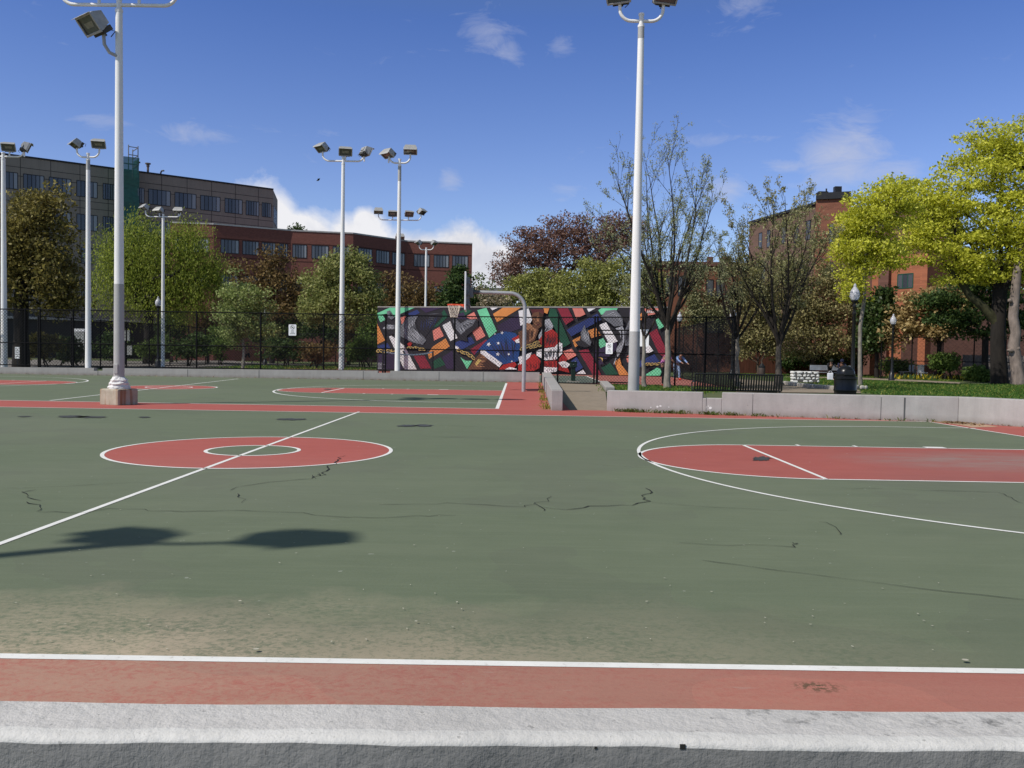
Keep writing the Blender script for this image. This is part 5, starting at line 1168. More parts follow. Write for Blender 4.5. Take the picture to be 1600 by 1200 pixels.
# tree with yellow leaves behind the lamp post
tree('yellow_leaf_tree', 'slim grey tree with bright yellow leaf crown beside the lamp post', 'tree', 1344, 46, [(1348, 335, 40, 34), (1385, 305, 36, 28), (1328, 385, 26, 34), (1368, 360, 44, 34), (1405, 330, 30, 28), (1345, 420, 32, 26), (1412, 285, 18, 14), (1390, 400, 30, 24), (1335, 455, 24, 14), (1318, 360, 18, 20)], L_maple, GBARK, 215, 80, (.36, .36, .15), .088, .10, 510, edge=.42)
# flaking pale trunk at the very edge
q = base(1587, 51); t = thing('pale_trunk_tree', 'tree with pale flaking knotted trunk at the right edge', 'tree', q, 'trees and shrubs around the courts')
b = MB(); b.tube([at(px, py, 51)-q for px, py in ((1591, 601), (1590, 585), (1587, 560), (1584, 540), (1587, 520), (1583, 495), (1586, 460), (1590, 420), (1600, 380))], [.42, .35, .32, .31, .29, .27, .25, .22, .2], 14)
for px, py, r in ((1579, 548, .14), (1590, 545, .12), (1578, 470, .1)): p = at(px, py, 50.8)-q; b.lathe((p[0], p[1], p[2]-.1), [(.02, 0), (r*1.2, .06), (r*1.3, .12), (r, .2), (.02, .24)], 8)
for i, v in enumerate(b.v): b.v[i] = (v[0]*(1+rng.normal(0, .03)), v[1], v[2])
b.build('trunk', PBARK, t, smooth=True)
C = ellips_sample(blobs([(1600, 350, 30, 40), (1610, 400, 40, 30)], 51), 30); leaves(C, 60, (.4, .4, .3), .12, L_maple, t, q)
# vase-shaped trees just coming into leaf: branches grown upward from a fork
def vase(label, px, d, forkpy, toppy, halfw, bark, rtr, nlimb, leafn, lm=L_bud, limbm=None, tw=(8, 5, 2), group='young trees just coming into leaf', lsize=.05, bias=0.0):
    org = base(px, d, -.05); t = thing('budding_tree', label, 'tree', org, group); fk_ = at(px, forkpy, d); fk_ = np.array([fk_[0], org[1], fk_[2]])
    zz = np.linspace(0, 1, 9); tp = [([org+(fk_-org)*u+np.array([rng.normal(0, .018), 0, 0]) for u in zz], [rtr*(1.2-.4*u) if u > 0.02 else rtr*1.5 for u in zz])]
    polys = []; top = at(px, toppy, d)[2]; Hc = top-fk_[2]; hw_ = halfw*mpp(d); tips = []
    def limb(p, dr, L, r, lev):
        n = (9, 6, 4, 3)[lev]; pts = [p]; rs = [r]; dcur = np.array(dr)
        for i in range(n):
            dcur = dcur+rng.normal(0, (.07, .10, .14, .18)[lev], 3)+np.array([0, 0, (.035, .06, .08, .05)[lev]]); dcur /= np.linalg.norm(dcur); pts.append(pts[-1]+dcur*L/n); rs.append(max(r*(1-(i+1)/n*.88), .0042))
        (tp if lev == 0 and bark is None else polys).append((pts, rs))
        if lev >= 1: tips.extend(pts[(n+1)//2:] if lev == 1 else pts[1:])
        if lev < 3:
            for q in range(tw[lev]):
                u = rng.uniform(.15, .98); i = min(int(u*n), n-1); pp = pts[i]+(pts[i+1]-pts[i])*(u*n-i); dd = (pts[i+1]-pts[i]); dd /= np.linalg.norm(dd); sd = rng.normal(0, 1, 3); sd -= dd*sd.dot(dd); sd /= np.linalg.norm(sd)
                an = rng.uniform(.35, .8); nd = dd*math.cos(an)+sd*math.sin(an); nd[2] += .10; nd /= np.linalg.norm(nd); limb(pp, nd, L*rng.uniform(.26, .46)*(1.2-.6*u), max(rs[i]*.5, .0045), lev+1)
    for i in range(nlimb):
        a = 2*PI*i/nlimb+rng.uniform(-.3, .3); tx = math.cos(a)*hw_*rng.uniform(.45, 1.0)+bias*hw_; ty = math.sin(a)*hw_*rng.uniform(.3, .9)
        v = np.array([tx, ty, Hc*(1.0-.30*abs(math.cos(a))**1.5)*rng.uniform(.72, 1.0)]); v[0] *= 1.15; L = np.linalg.norm(v); limb(fk_-(fk_-org)*rng.uniform(0, .22), v/L, L, rtr*rng.uniform(.46, .68), 0)
    branches_mesh(tp, bark, t, org); branches_mesh(polys, limbm or LIMB, t, org, 'limbs'); C = np.array(tips); C = C[rng.integers(0, len(C), leafn)]
    leaves(C, 4, (.075, .075, .065), lsize, lm, t, org, aspect=.55); return t
LIMB = mat('dark_twig_bark', (.032, .026, .021), .95, var=.4, scale=6)
rng = np.random.default_rng(5)
vase('tall vase-shaped budding tree with forked mottled trunk right of the tall pole', 1043, 37.5, 505, 205, 112, GBARK, .125, 12, 3000, tw=(9, 6, 2), lsize=.040, bias=-.12)
vase('thin budding tree right beside the tall white pole', 1006, 38.0, 525, 395, 40, GBARK, .085, 5, 420, lsize=.04)
vase('slim budding tree at the fence corner behind the black bench', 1151, 41.5, 512, 330, 66, GBARK, .115, 8, 1100, lsize=.042)
vase('spreading budding tree behind the right end of the black bench', 1216, 38.5, 530, 268, 96, mat('dark_grey_bark', (.075, .065, .055), .95, var=.5, scale=7, bmp=.6, bscale=10),   .13, 11, 3000, tw=(10, 6, 2), lm=leafmat('yellowish_bud_leaf', [(0, (.22, .22, .08)), (.6, (.42, .40, .18)), (1, (.60, .56, .32))], .5))
# ivy on the house
q = base(1090, 76.2); t = thing('ivy', 'pale variegated ivy climbing the low brick house', 'ivy', q); 
C = ellips_sample([(at(px, py, 77.2), (rx*mpp(77), .35, ry*mpp(77))) for px, py, rx, ry in ((1092, 430, 14, 22), (1085, 460, 18, 26), (1100, 480, 24, 24), (1080, 500, 20, 24), (1112, 500, 14, 16), (1120, 424, 26, 5), (1150, 422, 26, 6), (1172, 428, 14, 8), (1130, 495, 12, 14))], 190); C[:, 1] = np.minimum(C[:, 1], at(1100, 460, 77.6)[1])
leaves(C, 50, (.35, .16, .35), .10, L_ivy, t, q); branches_mesh([([q+np.array([0, .6, 0]), at(1090, 510, 77.4), at(1088, 450, 77.4)], [.07, .05, .03])], BARK, t, q)
# shrubs behind the left-hand fence and around
gS = 'dark shrubs along the foot of the buildings'
for lab, px, d, bl, lm in (('low dark shrub behind the fence at far left', 62, 58, [(60, 545, 26, 20), (80, 535, 16, 14)], L_olive), ('dark clipped bush left of the second pole', 112, 60, [(110, 545, 18, 22)], L_dark), ('dark shrub right of the tallest pole', 238, 68, [(235, 545, 18, 14), (250, 535, 14, 14)], L_mid), ('dark spreading shrub right of the thin pole', 295, 66, [(285, 545, 24, 16), (312, 540, 22, 18)], L_dark), ('mixed green shrub behind the small light tree', 340, 72, [(340, 535, 26, 24)], L_mid), ('dark hedge shrub under the no-dogs sign', 440, 66, [(430, 545, 26, 20), (455, 550, 22, 16)], L_dark), ('brownish shrub left of the three-lamp pole', 490, 66, [(485, 552, 24, 14), (510, 548, 20, 16)], L_brown), ('dark green shrub at the left end of the mural', 570, 70, [(565, 540, 24, 22), (545, 552, 18, 14)], L_mid),
    ('rounded dark shrub under the willow', 180, 72, [(165, 540, 20, 20), (190, 545, 20, 16)], L_dark), ('dark evergreen bush behind the seated people', 1300, 70, [(1275, 560, 30, 16), (1310, 562, 30, 14), (1340, 560, 20, 14)], L_dark), ('dark bush at the foot of the brown shrub', 1240, 72, [(1230, 562, 22, 12)], L_dark), ('dark bush behind the daffodil bed', 1405, 66, [(1395, 572, 16, 9), (1412, 574, 12, 8)], L_mid), ('green bush by the tan tree trunk', 1480, 61, [(1475, 565, 16, 14)], L_mid), ('dark undergrowth left of the maple trunk', 1535, 57, [(1530, 585, 16, 8)], L_mid)):
    tree('shrub', lab, 'shrub', px, d, bl, lm, DBARK, 45, 55, .3, .11, .05, group=gS, stems=3)
for lab, px, d, bl, lm in (('tall dark shrub against the brick building, behind the fence sign', 452, 84, [(455, 505, 26, 26), (440, 525, 26, 26)], L_mid), ('olive understorey shrub left of the fence sign', 322, 80, [(320, 505, 22, 30), (335, 520, 20, 26)], L_brown), ('dark understorey shrub below the bronze tree', 408, 86, [(410, 510, 24, 24)], L_dark),
    ('dark shrub between the sign and the three-lamp pole', 498, 82, [(500, 512, 26, 26), (515, 525, 18, 20)], L_dark), ('brown understorey shrub behind the pale tree trunk', 545, 84, [(545, 515, 26, 24)], L_brown), ('dark tall shrub below the russet tree, at the mural edge', 583, 82, [(582, 510, 18, 30)], L_mid), ('dark understorey shrub under the willow right side', 272, 82, [(272, 510, 26, 28)], L_dark)):
    tree('shrub', lab, 'shrub', px, d, bl, lm, DBARK, 60, 62, .4, .13, .06, group=gS, stems=3)
# daffodil bed
m_daf = leafmat('daffodil', [(0, (.06, .10, .03)), (.7, (.07, .12, .03)), (.74, (.6, .45, .03)), (1, (.7, .55, .06))], .3)
P = [[*base(px+rng.normal(0, 5), 62+rng.normal(0, .8))[:2], 0] for px in np.linspace(1396, 1512, 60)]
o = blades(P, .1, .42, .045, 12, .3, m_daf, 'flower_bed', 'yellow daffodils and green leaves in front of the iron fence'); o['label'] = 'yellow daffodils and green leaves in front of the iron fence'
# ------------------------------------------------------------------ buildings
m_glass, nt_, b_ = new_mat('window_glass'); g_ = nt_.nodes.new('ShaderNodeNewGeometry')
c_ = ramp(nt_, [(0, (.02, .024, .032)), (.45, (.06, .066, .08)), (.82, (.14, .145, .16)), (1, (.36, .36, .36))], g_.outputs['Random Per Island']); nt_.links.new(c_, b_.inputs['Base Color']); b_.inputs['Roughness'].default_value = .12; b_.inputs['Specular IOR Level'].default_value = .6
def brick(name, col, bs=(.6, .22), mortar=.6, var=.2, row=.09):
    m, nt, b = new_mat(name); v = objvec(nt)
    sep = nt.nodes.new('ShaderNodeSeparateXYZ'); nt.links.new(v, sep.inputs[0]); cb = nt.nodes.new('ShaderNodeCombineXYZ')
    nt.links.new(mth(nt, 'ADD', sep.outputs[0], mth(nt, 'MULTIPLY', sep.outputs[1], .8)), cb.inputs[0]); nt.links.new(sep.outputs[2], cb.inputs[1])
    t = nt.nodes.new('ShaderNodeTexBrick'); t.inputs['Scale'].default_value = 1; t.inputs['Brick Width'].default_value = .24; t.inputs['Row Height'].default_value = row; t.inputs['Mortar Size'].default_value = .008
    t.inputs['Color1'].default_value = (*sc(col, 1-var), 1); t.inputs['Color2'].default_value = (*sc(col, 1+var), 1); t.inputs['Mortar'].default_value = (*sc(col, 1.25), 1); nt.links.new(cb.outputs[0], t.inputs['Vector'])
    c = mixc(nt, mth(nt, 'MULTIPLY', noise(nt, .5, 6, .65, v), .55), t.outputs['Color'], sc(col, .62)); nt.links.new(c, b.inputs['Base Color']); b.inputs['Roughness'].default_value = .9; MATS[name] = m; return m
m_gray = brick('grey_panel_cladding', (.30, .25, .205), row=1.1, var=.06); m_brown = brick('red_brown_brick', (.19, .068, .05)); m_red_b = brick('orange_red_brick', (.22, .085, .05)); m_redd = brick('weathered_brick', (.15, .068, .05))
m_frame = mat('dark_window_frame', (.02, .02, .022), .5); m_cop = mat('pale_coping', (.42, .40, .38), .7); m_gframe = mat('green_window_frame', (.02, .075, .05), .5); m_roof = mat('flat_roof', (.09, .09, .09), .9)
class Facade:
    def __init__(s, t, a, b, org): s.t = t; s.a = np.array(a[:2]); s.b = np.array(b[:2]); s.L = np.linalg.norm(s.b-s.a); s.d = (s.b-s.a)/s.L; s.n = np.array([s.d[1], -s.d[0]]); s.o = np.array(org[:2])
    def P(s, u, z, out=0): q = s.a+s.d*u+s.n*out-s.o; return (q[0], q[1], z)
    def window(s, u0, u1, z0, z1, panes=4, fm=None, deep=.14):
        fm = fm or m_frame; b = MB(); bars = [u0+(u1-u0)*k/panes for k in range(panes+1)]
        ow = .07
        for u in bars: b.add([s.P(u-.035, z0, .03), s.P(u+.035, z0, .03), s.P(u+.035, z1, .03), s.P(u-.035, z1, .03), s.P(u-.035, z0, .0), s.P(u+.035, z0, .0), s.P(u+.035, z1, .0), s.P(u-.035, z1, .0)], [(0, 1, 2, 3), (1, 5, 6, 2), (4, 0, 3, 7)])
        for z, w_ in ((z0, ow), (z1, ow)): b.add([s.P(u0, z-w_/2, .035), s.P(u1, z-w_/2, .035), s.P(u1, z+w_/2, .035), s.P(u0, z+w_/2, .035), s.P(u0, z+w_/2, 0), s.P(u1, z+w_/2, 0)], [(0, 1, 2, 3), (3, 2, 5, 4)])
        f = b.build('window', fm, s.t)
        g = MB()
        for k in range(panes): g.poly([s.P(bars[k]+.03, z0+.03, .012), s.P(bars[k+1]-.03, z0+.03, .012), s.P(bars[k+1]-.03, z1-.03, .012), s.P(bars[k]+.03, z1-.03, .012)])
        g.build('pane', m_glass, f)
        return f
    def u_at(s, px, py=400):
        n3 = np.array([*s.n, 0]); q = onplane(px, py, (*s.a, 0), n3); return float(np.dot(q[:2]-s.a, s.d))
    def z_at(s, px, py): return float(onplane(px, py, (*s.a, 0), np.array([*s.n, 0]))[2])
def block(t, pts, z0, z1, m, org, name='wall'):
    b = MB(); b.prism([(p[0]-org[0], p[1]-org[1]) for p in pts], z0, z1); return b.build(name, m, t)
def strip(t, fs, z0, z1, m, org, out=.12, name='coping'):
    b = MB()
    for f in fs: b.add([f.P(0, z0, -.3), f.P(f.L, z0, -.3), f.P(f.L, z0, out), f.P(0, z0, out), f.P(0, z1, -.3), f.P(f.L, z1, -.3), f.P(f.L, z1, out), f.P(0, z1, out)], [(3, 2, 6, 7), (4, 7, 6, 5), (0, 1, 2, 3)[::-1], (2, 1, 5, 6), (0, 3, 7, 4)])
    return b.build(name, m, t)
# grey office building
a, c = at(-70, 238, 91.5), at(427, 296.5, 112.5); zr = at(250, 272.5, 103.5)[2]; e = at(433, 310, 118)
t = thing('office_building', 'long grey panelled office building with ribbon windows at left', 'building', (*a[:2], 0)); org = (*a[:2], 0)
back = np.array([-.53, .84])*16
block(t, [a[:2], c[:2], c[:2]+np.array([-1.5, 7.5]), c[:2]+np.array([-8, 20]), a[:2]+np.array([-10, 24])], -.5, [zr]*5, m_gray, org)
f = Facade(t, a, c, org); strip(t, [f], zr, zr+.18, m_frame, org, .10); n = 0
wins = [(37, 69), (77, 111), (120, 152), (161, 180), (208, 225), (232, 266), (273, 306), (313, 343.5), (351, 378), (384, 404), (409, 423)]
zA_, zB_ = f.z_at(285, 301.5), f.z_at(285, 324.5); st = 3.75
for fl_ in range(5):
    for w0, w1 in wins+([(-45, -15), (-5, 28)]):
        if fl_ >= 2 and w0 > 150: continue
        z1 = zA_-fl_*st; z0 = zB_-fl_*st
        if fl_ >= 2: 
            mid_ = (w0+w1)/2; f.window(f.u_at(mid_-9), f.u_at(mid_+9), z0, z1, 3)
        else: f.window(f.u_at(w0), f.u_at(w1), z0, z1, 5)
e2 = Facade(t, c, c[:2]+np.array([-1.5, 7.5]), org)
for k in range(3): e2.window(1.0+2.1*k, 2.6+2.1*k, zB_-.4, zA_, 2)
b = MB()
for u in np.linspace(3, f.L-2, 11): b.add([f.P(u, zr-10, .006), f.P(u+.06, zr-10, .006), f.P(u+.06, zr, .006), f.P(u, zr, .006)], [(0, 1, 2, 3)])
for z in (zr-1.15, zr-2.1, zB_-.5, zB_-1.3): b.add([f.P(0, z, .006), f.P(f.L, z, .006), f.P(f.L, z+.06, .006), f.P(0, z+.06, .006)], [(0, 1, 2, 3)])
b.build('panel_joint', mat('panel_seam', (.05, .045, .042), .9), t)
b = MB(); u0, u1 = f.u_at(40, 500), f.u_at(330, 500)
b.add([f.P(0, 0, .02), f.P(f.L, 0, .02), f.P(f.L, 4.2, .02), f.P(0, 4.2, .02)], [(0, 1, 2, 3)]); b.build('ground_floor_band', m_frame, t)  # one plain dark sheet along the whole ground floor
b = MB(); b.add([f.P(0, 4.2, .02), f.P(f.L, 4.2, .02), f.P(f.L, 4.2, .7), f.P(0, 4.2, .7), f.P(0, 4.45, .7), f.P(f.L, 4.45, .7), f.P(f.L, 4.45, .02), f.P(0, 4.45, .02)], [(0, 1, 2, 3), (3, 2, 5, 4), (4, 5, 6, 7)]); b.build('canopy', m_cop, t)
for px in (222, 238.5):
    b = MB(); u = f.u_at(px, 275); p = f.P(u, zr, -2); b.tube([p, (p[0], p[1], zr+1.5)], .14, 8); b.tube([(p[0], p[1], zr+1.5), (p[0], p[1], zr+1.62)], .34, 8); b.tube([(p[0], p[1], zr+1.2), (p[0], p[1], zr+1.45)], .2, 8); b.build('roof_vent', mat('rusty_vent', (.13, .10, .09), .7), t)
b = MB(); p = np.array(f.P(f.u_at(255, 275), zr, -1)); b.tube([p, p+np.array([0, 0, .5]), p+np.array([.12, 0, .72]), p+np.array([.4, 0, .75])], .1, 8); b.build('roof_pipe', m_frame, t)
# scaffold tower wrapped in green netting
s0, s1 = f.u_at(192, 300), f.u_at(208, 300); zt_, zb_ = f.z_at(200, 252), f.z_at(200, 330)
sc_ = thing('scaffold_tower', 'scaffold tower wrapped in green netting on the grey building', 'scaffolding', (*a[:2], 0))
fs = Facade(sc_, a, c, org); b = MB(); D = 2.6
m_net, nt_, b_ = new_mat('green_scaffold_net'); nt_.links.new(ramp(nt_, [(.3, (.012, .075, .055)), (.7, (.03, .16, .115))], noise(nt_, 1.6, 5, .7, objvec(nt_, (1, 1, 2.2)))), b_.inputs['Base Color']); b_.inputs['Alpha'].default_value = .84
rows = np.linspace(zb_-9, zt_, 22); cols = [(s0-.8, .1), (s0-.8, D), ((s0+s1)/2, D+.1), (s1, D), (s1, .1)]
gv = [fs.P(u, z, o+.12*math.sin(z*2.3+u)) for z in rows for u, o in cols]; k = len(cols)
b.add(gv, [(i*k+j, i*k+j+1, (i+1)*k+j+1, (i+1)*k+j) for i in range(len(rows)-1) for j in range(k-1)]); b.build('netting', m_net, sc_, smooth=True)
b = MB(); zz_ = f.z_at(205, 234)
for u, o in ((s0, D-.1), (s1-.1, D-.1), (s1-.1, .2)): b.tube([fs.P(u, zb_-9, o), fs.P(u, zz_, o)], .06, 6)
for z in (zz_-1.1, zz_-.2): b.tube([fs.P(s0, z, D-.1), fs.P(s1-.1, z, D-.1), fs.P(s1-.1, z, .2)], .05, 6)
for z in np.arange(zb_-9, zt_, 2): b.tube([fs.P(s0-.7, z, D-.1), fs.P(s1-.1, z, D-.1), fs.P(s1-.1, z, .1)], .07, 6)
b.build('scaffold_frame', mat('scaffold_steel', (.2, .2, .21), .5, .4), sc_)
# red-brown brick building with staggered front
zb2 = at(455, 361, 101)[2]; K = [(266, 348.5), (334, 351), (455, 361), (552, 365.5), (636, 377.5), (738, 381.5)]
pts = []
for px, py in K:
    v = _fw+_r*((px-800)/F)-_u*((py-600)/F); dd = (zb2-EYE[2])/v[2]; pts.append(EYE+v*dd)
t = thing('brick_office_building', 'red-brown brick building with staggered front and large windows', 'building', (*pts[0][:2], 0)); org = (*pts[0][:2], 0)
far = [pts[-1][:2]+np.array([-.75, 12]), pts[0][:2]+np.array([0, 22])]
block(t, [p[:2] for p in pts]+far, -.5, [zb2]*(len(pts)+2), m_brown, org)
fc_ = [Facade(t, pts[i], pts[i+1], org) for i in range(len(pts)-1)]; strip(t, fc_, zb2, zb2+.16, m_cop, org, .06)
wz1, wz0 = fc_[2].z_at(500, 384), fc_[2].z_at(500, 404)
W = {1: [(345, 373), (379, 404), (409, 430), (434, 449)], 2: [(457, 479), (487, 513), (520, 546)], 3: [(560, 581), (588, 608), (613, 632)], 4: [(647, 671), (678, 701), (707, 731)], 0: [(272, 292), (300, 326)]}
for i, ws in W.items():
    for w0, w1 in ws:
        for k in range(3):
            if k == 2 and i in (0, 4): continue
            fc_[i].window(fc_[i].u_at(w0), fc_[i].u_at(w1), wz0-k*3.9, wz1-k*3.9, 5 if k == 0 else 4)
for i, fcd in enumerate(fc_):
    b = MB()
    for z in (wz1+.06, wz0-.5): b.add([fcd.P(.1, z, .012), fcd.P(fcd.L-.1, z, .012), fcd.P(fcd.L-.1, z+.1, .012), fcd.P(.1, z+.1, .012)], [(0, 1, 2, 3)])
    b.build('string_course', mat('dark_brick_course', (.07, .026, .02), .9), t)
b = MB(); p = fc_[2].P(fc_[2].u_at(465), zb2+.1, -3)
sh = thing('roof_plant', 'small dark shrub growing on the brick building roof', 'shrub', (org[0]+p[0], org[1]+p[1], zb2)); C = ellips_sample([((org[0]+p[0], org[1]+p[1], zb2+.5), (1.2, .5, .6))], 14); leaves(C, 30, (.3, .3, .2), .14, L_dark, sh, np.array(sh.location), name='foliage')
# a distant low block closing the gap between building and trees
t = thing('distant_house', 'low dark distant house roof in the gap above the backboard', 'house', base(760, 150)); q = np.array(t.location)
b = MB(); b.box((0, 0, 5), (9, 8, 10)); b.build('wall', m_gray, t); b = MB(); b.add([(-5, -4.5, 10), (5, -4.5, 10), (5, 4.5, 10), (-5, 4.5, 10), (-5, 0, 12.4), (5, 0, 12.4)], [(0, 1, 5, 4), (2, 3, 4, 5), (0, 4, 3), (1, 2, 5)]); b.build('roof', m_roof, t)
# brick houses at right
def house(label, name, a, c, zt, depth, m, wins=(), fm=None, corn=True, top=.35):
    t = thing(name, label, 'house', (*a[:2], 0), 'red brick houses beyond the trees at right'); org = (*a[:2], 0); f = Facade(t, a, c, org); bk = -f.n*depth
    block(t, [a[:2], c[:2], c[:2]+bk, a[:2]+bk], -.5, [zt]*4, m, org)
    if corn: strip(t, [f], zt, zt+top, m_frame if corn is True else corn, org, .22, 'cornice')
    for w0, w1, y0, y1, pn in wins: f.window(f.u_at(w0, y0), f.u_at(w1, y0), f.z_at((w0+w1)/2, y1), f.z_at((w0+w1)/2, y0), pn, fm)
    return t, f
h1, hf1 = house('low red brick house with tall dark windows and ivy', 'brick_house', at(1020, 410, 78.5), at(1186, 412, 78.5), at(1130, 416, 78.5)[2], 9, m_red_b, ((1104, 1114.5, 437, 463, 1), (1119.5, 1130, 437, 463, 1), (1152, 1162, 440, 462, 1), (1060, 1072, 432, 462, 2), (1040, 1052, 432, 462, 2), (1100, 1130, 490, 520, 2)), corn=m_redd)
b = MB(); z = hf1.z_at(1130, 413)
for px in (1115, 1137, 1143): u = hf1.u_at(px, 412); p = hf1.P(u, z, -1.5); b.box((p[0], p[1], z+.35), (.5, .5, .9))
b.build('chimney', m_redd, h1); 
b = MB(); u0, u1 = hf1.u_at(1107), hf1.u_at(1135); z = hf1.z_at(1120, 466); b.add([hf1.P(u0, z, 0), hf1.P(u1, z, 0), hf1.P(u1, z, .7), hf1.P(u0, z, .7), hf1.P(u0, z+.12, .7), hf1.P(u1, z+.12, .7)], [(0, 1, 2, 3), (3, 2, 5, 4)]); b.build('balcony_ledge', m_frame, h1)
h2, hf2 = house('tall brown brick house with long roof line rising rightward', 'brick_house', at(1171, 350, 86), at(1276, 320, 74.5), at(1225, 335, 79.8)[2], 14, brick('mid_brown_brick', (.15, .09, .066)), ((1186, 1191, 364, 388, 1), (1199, 1204, 360, 386, 1), (1222, 1228, 355, 380, 1), (1242, 1248, 350, 378, 1), (1260, 1267, 345, 374, 1), (1190, 1196, 410, 440, 1), (1222, 1229, 405, 436, 1), (1250, 1257, 402, 436, 1)), corn=True, top=.22)
b = MB(); z = hf2.z_at(1225, 333)
b.tube([hf2.P(hf2.u_at(1258, 330), z, -2), hf2.P(hf2.u_at(1258, 330), z+1.7, -2)], .07, 6); b.build('roof_vent_pipe', m_frame, h2)
h3, hf3 = house('brick stair tower with black cornice, tallest of the houses', 'brick_house', at(1275, 310, 74), at(1330, 306, 73), at(1300, 311, 73.5)[2], 10, m_red_b, ((1296, 1303, 350, 380, 1), (1296, 1303, 410, 440, 1)), corn=True, top=.55)
b = MB(); z = hf3.z_at(1300, 309); p = hf3.P(hf3.u_at(1308, 308), z, -.6); b.box((p[0], p[1], z+.6), (.55, .5, .8)); p = hf3.P(hf3.u_at(1285, 308), z, -.6); b.box((p[0], p[1], z+.4), (.8, .4, .5)); b.build('chimney', m_frame, h3)
for px in (1336,): p = base(px, 76); 
h4, hf4 = house('brick house behind the yellow crowns with small dark windows', 'brick_house', at(1330, 330, 75), at(1478, 322, 71), at(1400, 325, 73)[2], 12, m_redd, ((1404, 1410, 342, 358, 1), (1437, 1443, 345, 372, 1), (1350, 1358, 370, 400, 1)), corn=True)
h5, hf5 = house('orange brick house front with green triple window', 'brick_house', at(1364, 398, 70), at(1450, 396, 66), at(1405, 399, 68.2)[2], 8, brick('bright_orange_brick', (.36, .125, .062)), ((1403, 1427, 428, 450, 3),), m_gframe, corn=None)
b = MB(); u = hf5.u_at(1386); z = hf5.z_at(1386, 398); b.box((*[hf5.P(u, 0, .12)[i] for i in (0, 1)], z/2), (.9, .5, z), math.atan2(hf5.d[1], hf5.d[0])); b.build('chimney_breast', m_redd, h5)
h6, hf6 = house('shade-darkened brick house wall behind the maple trunk', 'brick_house', at(1455, 470, 67.5), at(1680, 470, 63), at(1540, 455, 66)[2], 8, brick('shade_toned_brick', (.085, .04, .032)), (), corn=None)  # brick colour lowered to carry the shade behind the maple
b = MB(); a_ = base(1410, 67); c_ = base(1560, 66); z = at(1490, 512, 66.5)[2]; w3 = thing('brick_wall', 'brown vine-covered brick garden wall with rounded top', 'wall', (a_[0], a_[1], 0)); dv = c_-a_
out = [(0, 0)]+[(u, min(1.0, .82+.3*math.sin(PI*u))) for u in np.linspace(0, 1, 13)]+[(1, 0)]
fr = [(dv[0]*u, dv[1]*u, -.2 if h == 0 else z*h) for u, h in out]; n = len(fr); b.v = fr+[(x, y+.4, z_) for x, y, z_ in fr]; b.f = [list(range(n))[::-1], [n+i for i in range(n)]]+[[i, (i+1) % n, n+(i+1) % n, n+i] for i in range(n)]; b.mi = [0]*len(b.f); b.build('wall', brick('vine_brick', (.12, .055, .042)), w3)  # this brick's colour is also lowered for the shade there
# grey board fence and reddish fence
def boards(label, pa, pb, da, db, h, m, gap=.16):
    a, c = base(pa, da), base(pb, db); t = thing('board_fence', label, 'fence', (a[0], a[1], 0)); dv = c-a; L = np.linalg.norm(dv); an = math.atan2(dv[1], dv[0]); b = MB()
    for i in range(int(L/gap)):
        u = (i+.5)*gap/L; b.box((dv[0]*u, dv[1]*u, h/2+rng.uniform(-.02, .02)), (gap*.93, .03, h), an+rng.normal(0, .02))
    b.build('boards', m, t); b = MB()
    for z in (.35, h-.35): b.box((dv[0]/2, dv[1]/2+.05, z), (L, .06, .1), an)
    b.build('rail', m, t)
boards('weathered grey board fence behind the maple trunk', 1503, 1600, 63, 62, 1.75, mat('grey_boards', (.20, .17, .15), .9, var=.4, scale=3, stretch=(3, 3, .3)))
boards('reddish board fence behind the barrel bin', 1146, 1330, 71, 73, 1.7, mat('red_boards', (.10, .036, .022), .9, var=.4, scale=3, stretch=(3, 3, .3)))
# backdrop of far foliage closing the horizon
hz_ = []
for px in np.linspace(-300, 1900, 130):
    d = 135+rng.normal(0, 6); hz_.append((at(px, 548-rng.uniform(-8, 40)+(px-800)*.016, d), (4.5, 3, 2.6)))
C = ellips_sample(hz_, 420, .5); C[:, 2] = np.maximum(C[:, 2], .5)
o = leaves(C, 26, (1.6, 1.2, 1.2), .5, L_brown, None, None, name='distant_trees'); tag(o, 'low mass of distant brownish trees closing the horizon', 'trees', kind='stuff')

